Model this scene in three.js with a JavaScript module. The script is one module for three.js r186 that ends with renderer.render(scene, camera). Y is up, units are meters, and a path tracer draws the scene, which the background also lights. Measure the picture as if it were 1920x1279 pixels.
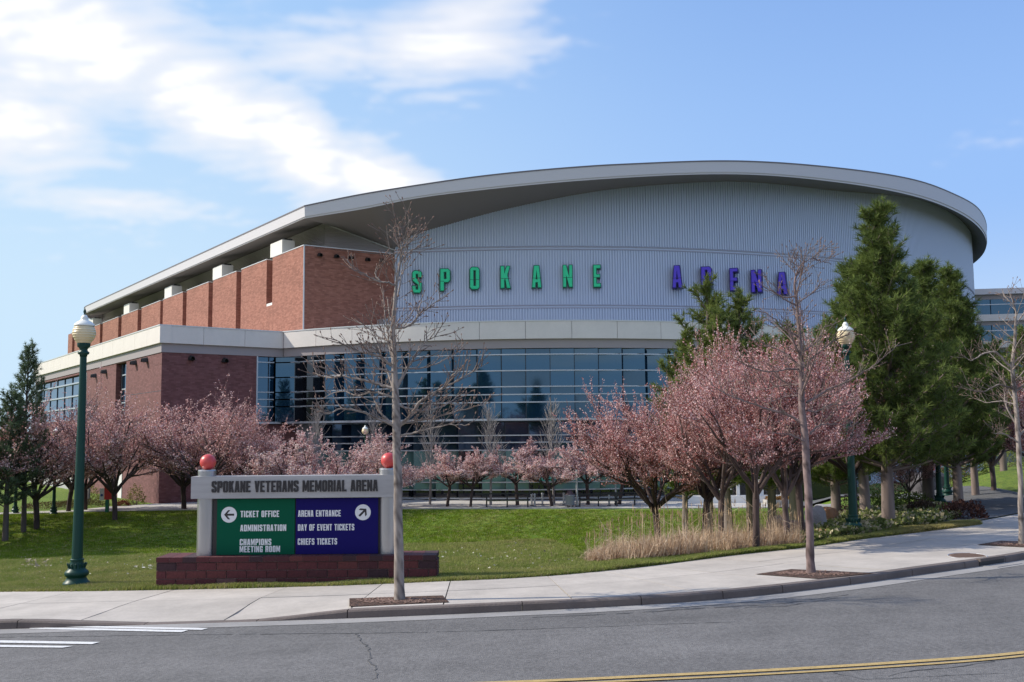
import * as THREE from 'three';
import { mergeGeometries, toCreasedNormals } from 'three/addons/utils/BufferGeometryUtils.js';
import { ImprovedNoise } from 'three/addons/math/ImprovedNoise.js';
import { FontLoader } from 'three/addons/loaders/FontLoader.js';
import { TextGeometry } from 'three/addons/geometries/TextGeometry.js';

// ---------------------------------------------------------------- camera, sky, sun, exposure
const EY = 4;                                              // eye height above the plaza
const FPX = 1875, PITCH = Math.atan(175 / 1875), ROLL = -0.009;
const scene = new THREE.Scene();
const camera = new THREE.PerspectiveCamera(2 * Math.atan(639.5 / FPX) * 180 / Math.PI, 1024 / 682, 0.1, 4000);
camera.position.set(0, EY, 0);
camera.rotation.set(PITCH, 0, ROLL);
const renderer = new THREE.WebGLRenderer({ antialias: true });
renderer.setSize(1024, 682);
renderer.toneMapping = THREE.LinearToneMapping;
renderer.toneMappingExposure = 1.25;
renderer.shadowMap.enabled = true;
renderer.shadowMap.type = THREE.PCFSoftShadowMap;

const SUN = new THREE.Vector3(-0.985 * 0.788, 0.616, -0.15 * 0.788).normalize();
const sun = new THREE.DirectionalLight(new THREE.Color(1, 0.93, 0.80), 4.1);
sun.position.copy(SUN).multiplyScalar(150).add(new THREE.Vector3(0, 0, -50));
sun.target.position.set(0, 0, -50);
sun.castShadow = true;
sun.shadow.mapSize.set(4096, 4096);
Object.assign(sun.shadow.camera, { left: -90, right: 90, top: 90, bottom: -90, near: 1, far: 400 });
sun.shadow.radius = 1;
scene.add(sun, sun.target);

const perlin = new ImprovedNoise();
const fbm = (x, y, z, o = 5) => { let s = 0, a = 0.5, f = 1; for (let i = 0; i < o; i++) { s += a * perlin.noise(x * f, y * f, z * f); a *= 0.5; f *= 2.03; } return s; };
// plane noise on a lattice that repeats every `per` cells
const PERM = (() => { let a = 12345; const p = Array.from({ length: 256 }, (_, i) => i); for (let i = 255; i > 0; i--) { a = (Math.imul(a, 1664525) + 1013904223) >>> 0; const j = a % (i + 1); [p[i], p[j]] = [p[j], p[i]]; } return Uint8Array.from([...p, ...p]); })();
const GX = Float32Array.from({ length: 256 }, (_, i) => Math.cos(i / 256 * 6.28318 * 7)), GY = Float32Array.from({ length: 256 }, (_, i) => Math.sin(i / 256 * 6.28318 * 7));
function pn(x, y, per = 256) {
  const x0 = Math.floor(x), y0 = Math.floor(y), fx = x - x0, fy = y - y0, ax = ((x0 % per) + per) % per & 255, ay = ((y0 % per) + per) % per & 255, bx = (ax + 1) % per & 255, by = (ay + 1) % per & 255;
  const u = fx * fx * fx * (fx * (fx * 6 - 15) + 10), v = fy * fy * fy * (fy * (fy * 6 - 15) + 10);
  const h00 = PERM[PERM[ax] + ay], h10 = PERM[PERM[bx] + ay], h01 = PERM[PERM[ax] + by], h11 = PERM[PERM[bx] + by];
  const a = GX[h00] * fx + GY[h00] * fy, b = GX[h10] * (fx - 1) + GY[h10] * fy, c = GX[h01] * fx + GY[h01] * (fy - 1), d = GX[h11] * (fx - 1) + GY[h11] * (fy - 1);
  return 1.4 * (a + u * (b - a) + v * (c + u * (d - c) - a - u * (b - a)));
}
const fb2 = (x, y, o, per = 0) => { let s = 0, a = 0.5, f = 1; for (let i = 0; i < o; i++) { s += a * (per ? pn(x * f + i * 17, y * f + i * 31, per * f) : pn(x * f + i * 17.3, y * f + i * 31.7)); a *= 0.5; f *= 2; } return s; };
const sstep = (a, b, x) => { const t = Math.min(1, Math.max(0, (x - a) / (b - a))); return t * t * (3 - 2 * t); };
const lerp = (a, b, t) => a + (b - a) * t;
const clamp = (x, a, b) => Math.min(b, Math.max(a, x));

{
  // clear spring sky, blue to the right, thin high cloud drifting over the left half
  const W = 2048, H = 1024, data = new Float32Array(W * H * 4);
  // cloud banks: azimuth, elevation (degrees), half sizes, tilt, weight
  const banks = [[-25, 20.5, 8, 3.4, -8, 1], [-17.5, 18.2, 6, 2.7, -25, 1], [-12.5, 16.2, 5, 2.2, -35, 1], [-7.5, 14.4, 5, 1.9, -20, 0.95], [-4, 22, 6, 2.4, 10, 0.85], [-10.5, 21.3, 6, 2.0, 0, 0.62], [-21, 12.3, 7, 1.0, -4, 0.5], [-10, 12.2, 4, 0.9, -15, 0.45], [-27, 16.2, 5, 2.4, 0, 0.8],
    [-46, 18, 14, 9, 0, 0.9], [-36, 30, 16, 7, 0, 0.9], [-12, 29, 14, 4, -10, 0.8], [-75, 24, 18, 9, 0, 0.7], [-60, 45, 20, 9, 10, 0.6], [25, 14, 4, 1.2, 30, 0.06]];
  const lin = (r, g, b) => new THREE.Color().setRGB(r / 255, g / 255, b / 255, THREE.SRGBColorSpace);
  const topR = lin(128, 168, 232), midR = lin(154, 194, 250), lowR = lin(200, 224, 252), zen = lin(112, 158, 230), lowL = lin(206, 233, 254), midL = lin(172, 210, 252), gnd = lin(120, 116, 108), cl = lin(250, 250, 254);  // zen is lightened above the view to raise the fill light
  const c = new THREE.Color(), d = new THREE.Color();
  for (let y = 0; y < H; y++) {
    const el = ((y + 0.5) / H - 0.5) * 180, up = el * Math.PI / 180;
    for (let x = 0; x < W; x++) {
      const round = ((x + 0.5) / W - 0.5) * 2 * Math.PI, dx = Math.cos(round) * Math.cos(up), dz = Math.sin(round) * Math.cos(up), dy = Math.sin(up);
      const az = Math.atan2(dx, -dz) * 180 / Math.PI;
      const o = (y * W + x) * 4;
      if (el < -1.5) { data[o] = gnd.r * 0.8; data[o + 1] = gnd.g * 0.8; data[o + 2] = gnd.b * 0.8; data[o + 3] = 1; continue; }
      const e = Math.max(0, el), side = 0.5 - 0.5 * Math.tanh(az / 16);      // 1 towards the sun side
      const half = Math.max(0, dx * SUN.x + dy * SUN.y + dz * SUN.z);
      c.copy(lowR).lerp(midR, sstep(2, 13, e)).lerp(topR, sstep(12, 30, e)).lerp(zen, sstep(30, 80, e));
      d.copy(lowL).lerp(midL, sstep(6, 26, e)).lerp(topR, sstep(24, 48, e)).lerp(zen, sstep(40, 85, e));
      c.lerp(d, Math.abs(az) < 120 ? side : 0.5);
      c.multiplyScalar(1 + 0.25 * half ** 6);
      // high cloud
      let m = 0, fillGlow = 0;
      for (const [ba, be, sa, se, tilt, w] of banks) {
        const t = tilt * Math.PI / 180, da = az - ba, de = el - be;
        const u = (da * Math.cos(t) + de * Math.sin(t)) / sa, v = (-da * Math.sin(t) + de * Math.cos(t)) / se;
        m = Math.max(m, w * Math.exp(-(u * u + v * v) * 0.75));
      }
      const rest = 0.35 * sstep(-35, -70, az) + 0.35 * sstep(120, 150, Math.abs(az)) * sstep(-60, 0, -Math.abs(az) + 160);  // extra cloud outside the view, added to lift the fill light
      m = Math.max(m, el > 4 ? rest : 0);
      if (m > 0.02) {
        const k = 1 / (Math.max(dy, 0.03) + 0.12), px = dx * k, pz = dz * k;
        const wx = 1.3 * fb2(px * 1.5 + 4, pz * 1.5, 3), wz = 1.3 * fb2(px * 1.5 + 50, pz * 1.5 + 3, 3);
        const big = fb2(px * 2.0 + wx * 0.5 + 20, pz * 3.2 + wz * 0.5, 5), fine = fb2(px * 9 + wx * 2, pz * 20 + wz * 2.4 + 90, 4);
        const raw = m * 1.38 + big * 0.62 + fine * 0.46 - 0.20, dens = clamp(raw, 0, 1);
        c.lerp(cl, 0.94 * Math.pow(dens, 0.85) * sstep(0, 0.35, dens)); fillGlow = 0.4 * sstep(0.75, 1.5, raw);  // dense cloud brightened further to raise the fill
      }
      const k2 = 0.8 * (1 + fillGlow); data[o] = c.r * k2; data[o + 1] = c.g * k2; data[o + 2] = c.b * k2; data[o + 3] = 1;
    }
  }
  const tex = new THREE.DataTexture(data, W, H, THREE.RGBAFormat, THREE.FloatType);
  tex.mapping = THREE.EquirectangularReflectionMapping;
  tex.magFilter = THREE.LinearFilter; tex.minFilter = THREE.LinearFilter;
  tex.needsUpdate = true;
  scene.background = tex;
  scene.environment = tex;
}

// ---------------------------------------------------------------- helpers
function rng(seed) { let a = seed >>> 0; return () => { a = (a + 0x6D2B79F5) >>> 0; let t = a; t = Math.imul(t ^ (t >>> 15), t | 1); t ^= t + Math.imul(t ^ (t >>> 7), t | 61); return ((t ^ (t >>> 14)) >>> 0) / 4294967296; }; }
const used = new Map();
function numbered(name) { const n = used.get(name) ?? 0; used.set(name, n + 1); return n ? name + '_' + String(n).padStart(3, '0') : name; }
function tag(o, label, category, group) { o.userData.label = label; o.userData.category = category; if (group) o.userData.group = group; return o; }
function shade(o) { o.castShadow = true; o.receiveShadow = true; return o; }
function thing(name, label, category, pos = [0, 0, 0], turn = 0, group) {
  const o = new THREE.Group(); o.name = numbered(name); o.position.set(...pos); o.rotation.y = turn; scene.add(o);
  return tag(o, label, category, group);
}
function part(parent, name, geo, mat) { const m = shade(new THREE.Mesh(geo, mat)); m.name = name; parent.add(m); return m; }
function single(name, geo, mat, label, category, group) { const m = shade(new THREE.Mesh(geo, mat)); m.name = numbered(name); scene.add(m); return tag(m, label, category, group); }
function struct(name, geo, mat) { const m = shade(new THREE.Mesh(geo, mat)); m.name = numbered(name); m.userData.kind = 'structure'; scene.add(m); return m; }
function copyOf(root, label, pos, turn, scale, group) {
  const c = root.clone(); c.name = numbered(root.name.replace(/_\d{3}$/, '')); c.userData = { ...root.userData }; scene.add(c);
  c.position.set(...pos); c.rotation.y = turn ?? 0; if (scale) (Array.isArray(scale) ? c.scale.set(...scale) : c.scale.setScalar(scale));
  c.userData.label = label; if (group) c.userData.group = group; return c;
}
// A point is written as [X to the right, Y above the eye, D ahead of the eye]; V turns it into the world.
const V = (X, Y, D) => new THREE.Vector3(X, Y + EY, -D);
const P3 = (X, Y, D) => [X, Y + EY, -D];
function ray(px, py) {
  let x = (px - 960) / FPX, y = (639.5 - py) / FPX, z = -1, c = Math.cos(ROLL), s = Math.sin(ROLL);
  [x, y] = [c * x - s * y, s * x + c * y]; c = Math.cos(PITCH); s = Math.sin(PITCH);
  [y, z] = [c * y - s * z, s * y + c * z];
  return [x / -z, y / -z];
}
const at = (px, py, d) => { const r = ray(px, py); return [r[0] * d, r[1] * d, d]; };
function onPlane(px, py, p, u) { const r = ray(px, py), d = (p[0] * u[1] - p[1] * u[0]) / (r[0] * u[1] - u[0]); return [r[0] * d, r[1] * d, d]; }
function onCircle(px, py, c, R) {
  const r = ray(px, py), a = r[0] * r[0] + 1, b = -2 * (r[0] * c[0] + c[1]), k = c[0] * c[0] + c[1] * c[1] - R * R, q = Math.max(0, b * b - 4 * a * k), d = (-b - Math.sqrt(q)) / (2 * a);
  return [r[0] * d, r[1] * d, d];
}
function interp(tab, x) {                                   // smooth curve through a table of [x, y]
  if (x <= tab[0][0]) return tab[0][1] + (x - tab[0][0]) * (tab[1][1] - tab[0][1]) / (tab[1][0] - tab[0][0]);
  const n = tab.length;
  if (x >= tab[n - 1][0]) return tab[n - 1][1] + (x - tab[n - 1][0]) * (tab[n - 1][1] - tab[n - 2][1]) / (tab[n - 1][0] - tab[n - 2][0]);
  let i = 0; while (x > tab[i + 1][0]) i++;
  const sl = (j) => j <= 0 ? (tab[1][1] - tab[0][1]) / (tab[1][0] - tab[0][0]) : j >= n - 1 ? (tab[n - 1][1] - tab[n - 2][1]) / (tab[n - 1][0] - tab[n - 2][0]) : (tab[j + 1][1] - tab[j - 1][1]) / (tab[j + 1][0] - tab[j - 1][0]);
  const h = tab[i + 1][0] - tab[i][0], t = (x - tab[i][0]) / h, m0 = sl(i) * h, m1 = sl(i + 1) * h, t2 = t * t, t3 = t2 * t;
  return (2 * t3 - 3 * t2 + 1) * tab[i][1] + (t3 - 2 * t2 + t) * m0 + (-2 * t3 + 3 * t2) * tab[i + 1][1] + (t3 - t2) * m1;
}
// a growing triangle list with uv in metres and optional colours
class TB {
  constructor() { this.p = []; this.uv = []; this.c = []; this.n = []; }
  tri(a, b, c, ua = [0, 0], ub = [0, 0], uc = [0, 0]) { this.p.push(a.x, a.y, a.z, b.x, b.y, b.z, c.x, c.y, c.z); this.uv.push(...ua, ...ub, ...uc); return this; }
  quad(a, b, c, d, uv) {
    const w = a.distanceTo(b), h = a.distanceTo(d), t = uv ?? [[0, 0], [w, 0], [w, h], [0, h]];
    return this.tri(a, b, c, t[0], t[1], t[2]).tri(a, c, d, t[0], t[2], t[3]);
  }
  geo(crease) {
    let g = new THREE.BufferGeometry();
    g.setAttribute('position', new THREE.Float32BufferAttribute(this.p, 3));
    g.setAttribute('uv', new THREE.Float32BufferAttribute(this.uv, 2));
    if (this.c.length) g.setAttribute('color', new THREE.Float32BufferAttribute(this.c, 3));
    g.computeVertexNormals();
    return crease ? toCreasedNormals(g, crease) : g;
  }
}
// closed prism over a plan polygon [[X, D], ...] between two heights (relative to the eye)
function prism(plan, y0, y1, tb = new TB()) {
  let area = 0; for (let i = 0; i < plan.length; i++) { const a = plan[i], b = plan[(i + 1) % plan.length]; area += a[0] * b[1] - b[0] * a[1]; }
  const q = area < 0 ? [...plan].reverse() : plan; let run = 0;
  for (let i = 0; i < q.length; i++) {
    const a = q[i], b = q[(i + 1) % q.length], L = Math.hypot(b[0] - a[0], b[1] - a[1]);
    tb.quad(V(a[0], y0, a[1]), V(b[0], y0, b[1]), V(b[0], y1, b[1]), V(a[0], y1, a[1]), [[run, y0], [run + L, y0], [run + L, y1], [run, y1]]); run += L;
  }
  const f = THREE.ShapeUtils.triangulateShape(q.map((p) => new THREE.Vector2(p[0], p[1])), []);
  for (const [i, j, k] of f) {
    const [a, b, c] = [q[i], q[j], q[k]];
    tb.tri(V(a[0], y1, a[1]), V(b[0], y1, b[1]), V(c[0], y1, c[1]), a, b, c).tri(V(a[0], y0, a[1]), V(c[0], y0, c[1]), V(b[0], y0, b[1]), a, c, b);
  }
  return tb;
}
// box whose length runs from plan point a to b, thickness outwards t0..t1 along the left normal, heights y0..y1
function slab(a, b, t0, t1, y0, y1, tb = new TB()) {
  const L = Math.hypot(b[0] - a[0], b[1] - a[1]), n = [(b[1] - a[1]) / L, -(b[0] - a[0]) / L];
  return prism([[a[0] + n[0] * t0, a[1] + n[1] * t0], [b[0] + n[0] * t0, b[1] + n[1] * t0], [b[0] + n[0] * t1, b[1] + n[1] * t1], [a[0] + n[0] * t1, a[1] + n[1] * t1]], y0, y1, tb);
}
function arcBand(c, R0, R1, a0, a1, y0, y1, n, tb = new TB()) {   // closed curved piece; angles from the direction towards the camera
  const p = (R, a, y) => V(c[0] + R * Math.sin(a), y, c[1] - R * Math.cos(a));
  for (let i = 0; i < n; i++) {
    const s = lerp(a0, a1, i / n), t = lerp(a0, a1, (i + 1) / n), u0 = s * R1, u1 = t * R1;
    tb.quad(p(R1, s, y0), p(R1, t, y0), p(R1, t, y1), p(R1, s, y1), [[u0, y0], [u1, y0], [u1, y1], [u0, y1]]);
    tb.quad(p(R0, t, y0), p(R0, s, y0), p(R0, s, y1), p(R0, t, y1), [[u1, y0], [u0, y0], [u0, y1], [u1, y1]]);
    tb.quad(p(R1, s, y1), p(R1, t, y1), p(R0, t, y1), p(R0, s, y1));
    tb.quad(p(R0, s, y0), p(R0, t, y0), p(R1, t, y0), p(R1, s, y0));
  }
  tb.quad(p(R0, a0, y0), p(R1, a0, y0), p(R1, a0, y1), p(R0, a0, y1)).quad(p(R1, a1, y0), p(R0, a1, y0), p(R0, a1, y1), p(R1, a1, y1));
  return tb;
}

// ---------------------------------------------------------------- materials
function noiseTex(size, fn, srgb, repeat) {
  const d = new Uint8Array(size * size * 4);
  for (let y = 0; y < size; y++) for (let x = 0; x < size; x++) { const v = fn(x / size, y / size), o = (y * size + x) * 4; d[o] = clamp(v[0], 0, 1) * 255; d[o + 1] = clamp(v[1], 0, 1) * 255; d[o + 2] = clamp(v[2], 0, 1) * 255; d[o + 3] = 255; }
  const t = new THREE.DataTexture(d, size, size); t.wrapS = t.wrapT = THREE.RepeatWrapping; t.magFilter = THREE.LinearFilter; t.minFilter = THREE.LinearMipmapLinearFilter; t.generateMipmaps = true;
  if (srgb) t.colorSpace = THREE.SRGBColorSpace; if (repeat) t.repeat.set(...repeat); t.needsUpdate = true; return t;
}
// tiling noise fields, computed once
const field = (per, oct) => { const N = 512, a = new Float32Array(N * N); for (let y = 0; y < N; y++) for (let x = 0; x < N; x++) a[y * N + x] = fb2(x / N * per, y / N * per, oct, per); return (u, v) => { const x = (u - Math.floor(u)) * N, y = (v - Math.floor(v)) * N, x0 = x | 0, y0 = y | 0, fx = x - x0, fy = y - y0, x1 = (x0 + 1) % N, y1 = (y0 + 1) % N; return lerp(lerp(a[y0 * N + x0], a[y0 * N + x1], fx), lerp(a[y1 * N + x0], a[y1 * N + x1], fx), fy); }; };
const nA = field(4, 6), nB = field(16, 4), nC = field(64, 3);
const S = (r, g, b) => new THREE.Color().setRGB(r / 255, g / 255, b / 255, THREE.SRGBColorSpace);
const mat = (o) => new THREE.MeshStandardMaterial({ roughness: 0.8, side: THREE.DoubleSide, ...o });
const grey = (k, size, rep, lo = 0.8) => noiseTex(size, (u, v) => { const n = clamp(lo + k(u, v), 0, 1); return [n, n, n]; }, false, rep);
const rand0 = rng(7);
const brickTone = Array.from({ length: 4096 }, () => rand0());
const brickTex = noiseTex(1024, (u, v) => {                 // far brickwork: courses of 0.1 m, too fine here to pick apart
  const rows = 60, cols = 20, r = Math.floor(v * rows), x = u * cols + (r % 2) * 0.5, cI = Math.floor(x) % cols, fy = v * rows - r, fx = x - Math.floor(x);
  const joint = fy < 0.1 || fx < 0.03 ? 1 : 0, t = brickTone[r * 64 + cI], n = nA(u, v) * 0.10 + nB(u, v) * 0.12;
  const k = 0.88 + (t - 0.5) * 0.16 + n * 0.7;
  return joint ? [0.80, 0.77, 0.75] : [k, k * (0.96 + t * 0.04), k * (0.95 + t * 0.05)];
}, true, [1 / 6, 1 / 6]);
const brickBump = noiseTex(512, (u, v) => { const rows = 60, cols = 20, r = Math.floor(v * rows), x = u * cols + (r % 2) * 0.5, fy = v * rows - r, fx = x - Math.floor(x), k = fy < 0.12 || fx < 0.04 ? 0.2 : 0.8; return [k, k, k]; }, false, [1 / 6, 1 / 6]);
const fineTex = grey((u, v) => nC(u, v) * 0.5 + nB(u, v) * 0.2, 512, [1 / 2, 1 / 2], 0.86);
const stainTex = grey((u, v) => nA(u, v) * 0.22 + nB(u, v) * 0.12 + nC(u, v) * 0.10, 1024, [1 / 7, 1 / 7], 0.88);
const faintTex = grey((u, v) => nA(u, v) * 0.06 + nB(u, v) * 0.05 + nC(u, v) * 0.04, 512, [1 / 5, 1 / 5], 0.95);
const stainTex2 = stainTex.clone(); stainTex2.repeat.set(1 / 3.3, 1 / 3.3); stainTex2.needsUpdate = true;
const M = {
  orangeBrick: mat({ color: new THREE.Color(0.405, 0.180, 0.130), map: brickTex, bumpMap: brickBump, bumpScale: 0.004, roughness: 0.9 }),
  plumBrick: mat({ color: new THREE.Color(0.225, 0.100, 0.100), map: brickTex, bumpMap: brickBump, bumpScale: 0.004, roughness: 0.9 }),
  band: mat({ color: new THREE.Color(0.76, 0.70, 0.66), map: faintTex, roughness: 0.6 }),
  cap: mat({ color: new THREE.Color(0.62, 0.62, 0.63), roughness: 0.45, metalness: 0.2 }),
  strip: mat({ color: new THREE.Color(0.33, 0.29, 0.30), roughness: 0.6 }),
  fascia: mat({ color: new THREE.Color(0.60, 0.575, 0.60), roughness: 0.5 }),
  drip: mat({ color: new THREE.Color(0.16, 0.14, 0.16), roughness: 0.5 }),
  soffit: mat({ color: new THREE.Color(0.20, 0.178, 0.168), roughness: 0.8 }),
  roof: mat({ color: new THREE.Color(0.45, 0.44, 0.43) }),
  metal: mat({ color: new THREE.Color(0.55, 0.615, 0.745), roughness: 0.5, metalness: 0.15 }),
  seam: mat({ color: new THREE.Color(0.34, 0.34, 0.42), roughness: 0.5, metalness: 0.2 }),
  louver: mat({ color: new THREE.Color(0.56, 0.52, 0.53), roughness: 0.6 }),
  pier: mat({ color: new THREE.Color(0.74, 0.72, 0.69), roughness: 0.7 }),
  mullion: mat({ color: new THREE.Color(0.50, 0.52, 0.56), roughness: 0.35, metalness: 0.5 }),
  darkMullion: mat({ color: new THREE.Color(0.03, 0.035, 0.05), roughness: 0.4 }),
  glassUp: new THREE.MeshPhysicalMaterial({ color: new THREE.Color(0.006, 0.026, 0.055), roughness: 0.03, ior: 2.3, specularColor: new THREE.Color(0.40, 0.66, 0.90), side: THREE.DoubleSide }),
  glassGrey: new THREE.MeshPhysicalMaterial({ color: new THREE.Color(0.022, 0.042, 0.065), roughness: 0.05, ior: 2.1, specularColor: new THREE.Color(0.46, 0.68, 0.88), side: THREE.DoubleSide }),
  glassLow: new THREE.MeshPhysicalMaterial({ color: new THREE.Color(0.012, 0.024, 0.045), roughness: 0.03, ior: 1.9, specularColor: new THREE.Color(0.55, 0.72, 1), side: THREE.DoubleSide }),
  glassTeal: new THREE.MeshPhysicalMaterial({ color: new THREE.Color(0.11, 0.21, 0.20), roughness: 0.08, ior: 1.7, side: THREE.DoubleSide }),
  glassDark: new THREE.MeshPhysicalMaterial({ color: new THREE.Color(0.012, 0.014, 0.02), roughness: 0.03, ior: 1.7, side: THREE.DoubleSide }),
  inside: mat({ color: new THREE.Color(0.22, 0.24, 0.26) }),
  insideLight: mat({ color: new THREE.Color(0.75, 0.78, 0.76) }),
  black: mat({ color: new THREE.Color(0.02, 0.02, 0.022), roughness: 0.5 }),
  blackSteel: mat({ color: new THREE.Color(0.025, 0.025, 0.03), roughness: 0.45, metalness: 0.3 }),
  steel: mat({ color: new THREE.Color(0.42, 0.42, 0.43), roughness: 0.5, metalness: 0.3 }),
  greyPanel: mat({ color: new THREE.Color(0.46, 0.45, 0.45), map: stainTex2 }),
  plaza: mat({ color: new THREE.Color(0.50, 0.475, 0.445), map: stainTex2, roughness: 0.9 }),
  concrete: [0, 1, 2].map((i) => mat({ color: new THREE.Color(0.485, 0.435, 0.385).multiplyScalar([1, 0.94, 1.05][i]), map: stainTex2, bumpMap: fineTex, bumpScale: 0.003, roughness: 0.92 })),
  kerb: mat({ color: new THREE.Color(0.16, 0.128, 0.115), map: stainTex2, bumpMap: fineTex, bumpScale: 0.006, roughness: 0.92 }),
  gutter: mat({ color: new THREE.Color(0.31, 0.295, 0.285), map: stainTex2, bumpMap: fineTex, bumpScale: 0.004, roughness: 0.92 }),
  white: mat({ color: new THREE.Color(0.72, 0.71, 0.70), roughness: 0.7 }),
  lampGreen: new THREE.MeshPhysicalMaterial({ color: new THREE.Color(0.007, 0.045, 0.034), roughness: 0.42, specularIntensity: 0.55, side: THREE.DoubleSide }),
  globe: new THREE.MeshPhysicalMaterial({ color: new THREE.Color(0.70, 0.57, 0.35), roughness: 0.35, clearcoat: 0.3, side: THREE.DoubleSide }),
  globeCap: mat({ color: new THREE.Color(0.80, 0.79, 0.72), roughness: 0.4 }),
};

// ---------------------------------------------------------------- terrain
const PLAZA = -4.08;
const slopeP = (X, D) => -1.6 + 0.0292 * X - 0.0402 * D;   // the street and its pavement lie on this tilted hillside
const kerbTab = [[-60, 17.5], [-30, 15.2], [-14, 13.7], [-9, 13.25], [-6.7, 13.08], [-5.2, 12.98], [-3.3, 12.86], [-2.1, 12.82], [-0.9, 12.83], [0.14, 12.88], [1.05, 12.93], [2.3, 13.14], [3.45, 13.58], [4.78, 14.32], [6.19, 15.26], [7.33, 16.0], [8.43, 16.8], [12, 19.8], [18, 25.4], [30, 38], [60, 75]];
const backTab = [[-60, 21], [-30, 19.2], [-14, 17.9], [-8.68, 17.0], [-6.53, 16.42], [-4.75, 16.1], [-3.37, 15.9], [-2.6, 15.82], [-1.36, 15.86], [0.3, 16.02], [1.96, 16.87], [4, 18.55], [5.5, 19.6], [7.15, 21.2], [8.7, 22.46], [10.25, 23.83], [11.85, 25.6], [14, 28], [20, 34.5], [32, 47], [62, 84]];
const kerbD = (X) => interp(kerbTab, X), backD = (X) => interp(backTab, X);
function terrain(X, D) {
  const q = X / Math.max(D, 1), p = slopeP(X, Math.min(D, 60));
  const dc = lerp(24.5, Math.max(18.2, backD(X) + 0.9), sstep(0.025, 0.085, q)), run = lerp(14, 21, sstep(0.025, 0.085, q));
  const bottom = lerp(-5.15, -4.9, sstep(0.03, 0.1, q));
  let h;
  if (D <= dc) h = p;
  else {
    const top = slopeP(X, dc), s = sstep(dc - 4, dc + run, D), s0 = sstep(dc - 4, dc + run, dc);
    h = lerp(top, bottom, clamp((s - s0) / (1 - s0), 0, 1));
    h = Math.min(h, p);
    h = lerp(h, PLAZA - 0.02, sstep(46.5, 54.5, D) * 0.999);
  }
  const hill = p + 1.1 * sstep(31, 50, D) * sstep(0.38, 0.5, q);
  const w = sstep(0.245, 0.335, q);
  h = lerp(h, hill, w * (1 - 0.75 * sstep(50, 60, D) * (1 - sstep(0.36, 0.5, q))));
  return D > 62 ? lerp(h, PLAZA - 0.05, sstep(62, 80, D)) : h;
}
function onGround(px, py) { const r = ray(px, py); let a = 8, b = 8; for (; b < 140; b += 0.1) { if (r[1] * b < terrain(r[0] * b, b)) break; a = b; } for (let i = 0; i < 20; i++) { const m = (a + b) / 2; if (r[1] * m < terrain(r[0] * m, m)) b = m; else a = m; } return [r[0] * b, terrain(r[0] * b, b), b]; }
const onStreet = (px, py, off) => { const r = ray(px, py), d = (-1.6 + off) / (r[1] - 0.0292 * r[0] + 0.0402); return [r[0] * d, d]; };
const foot = (px, d) => { const r = ray(px, 940), X = r[0] * d; return [X, terrain(X, d), d]; };
const gp = (g) => P3(g[0], g[1], g[2]);

// ---------------------------------------------------------------- ground: lawn sheet, street, kerb, pavement
const KH = 0.11;                                            // kerb height
const kerbRun = (() => {                                    // kerb line resampled every quarter metre
  const pts = []; let X = -60, s = 0, last = null;
  for (; X <= 58; X += 0.02) { const p = [X, kerbD(X)]; if (!last || Math.hypot(p[0] - last[0], p[1] - last[1]) >= 0.25) { if (last) s += Math.hypot(p[0] - last[0], p[1] - last[1]); pts.push({ X: p[0], D: p[1], s }); last = p; } }
  pts.forEach((p, i) => { const a = pts[Math.max(0, i - 2)], b = pts[Math.min(pts.length - 1, i + 2)], L = Math.hypot(b.X - a.X, b.D - a.D); p.n = [-(b.D - a.D) / L, (b.X - a.X) / L]; });
  for (const p of pts) { let w = 0.5; while (w < 24 && p.D + p.n[1] * w < backD(p.X + p.n[0] * w)) w += 0.02; p.w = w; p.h = p.X < -6.3 ? 1 : p.X < -4.7 ? lerp(1, 0.12, (p.X + 6.3) / 1.6) : p.X < -3.25 ? 0.12 : p.X < -2.1 ? lerp(0.12, 1, (p.X + 3.25) / 1.15) : 1; }
  return pts;
})();
const kAt = (s) => { const i = clamp(Math.round(s / 0.2502), 0, kerbRun.length - 2); let j = i; while (j > 0 && kerbRun[j].s > s) j--; while (j < kerbRun.length - 2 && kerbRun[j + 1].s < s) j++; const a = kerbRun[j], b = kerbRun[j + 1], t = (s - a.s) / (b.s - a.s); return { X: lerp(a.X, b.X, t), D: lerp(a.D, b.D, t), n: [lerp(a.n[0], b.n[0], t), lerp(a.n[1], b.n[1], t)], w: lerp(a.w, b.w, t), h: lerp(a.h, b.h, t) }; };
const sOfX = (X) => { let i = 0; while (i < kerbRun.length - 2 && kerbRun[i + 1].X < X) i++; const a = kerbRun[i], b = kerbRun[i + 1]; return lerp(a.s, b.s, (X - a.X) / (b.X - a.X)); };
const paveDrop = (k, t) => (1 - k.h) * KH * (1 - sstep(0.2, 1.7, t));
const pavePt = (s, t, lift = 0) => { const k = kAt(s), X = k.X + k.n[0] * t, D = k.D + k.n[1] * t; return V(X, slopeP(X, D) - paveDrop(k, t) + lift, D); };

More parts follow.
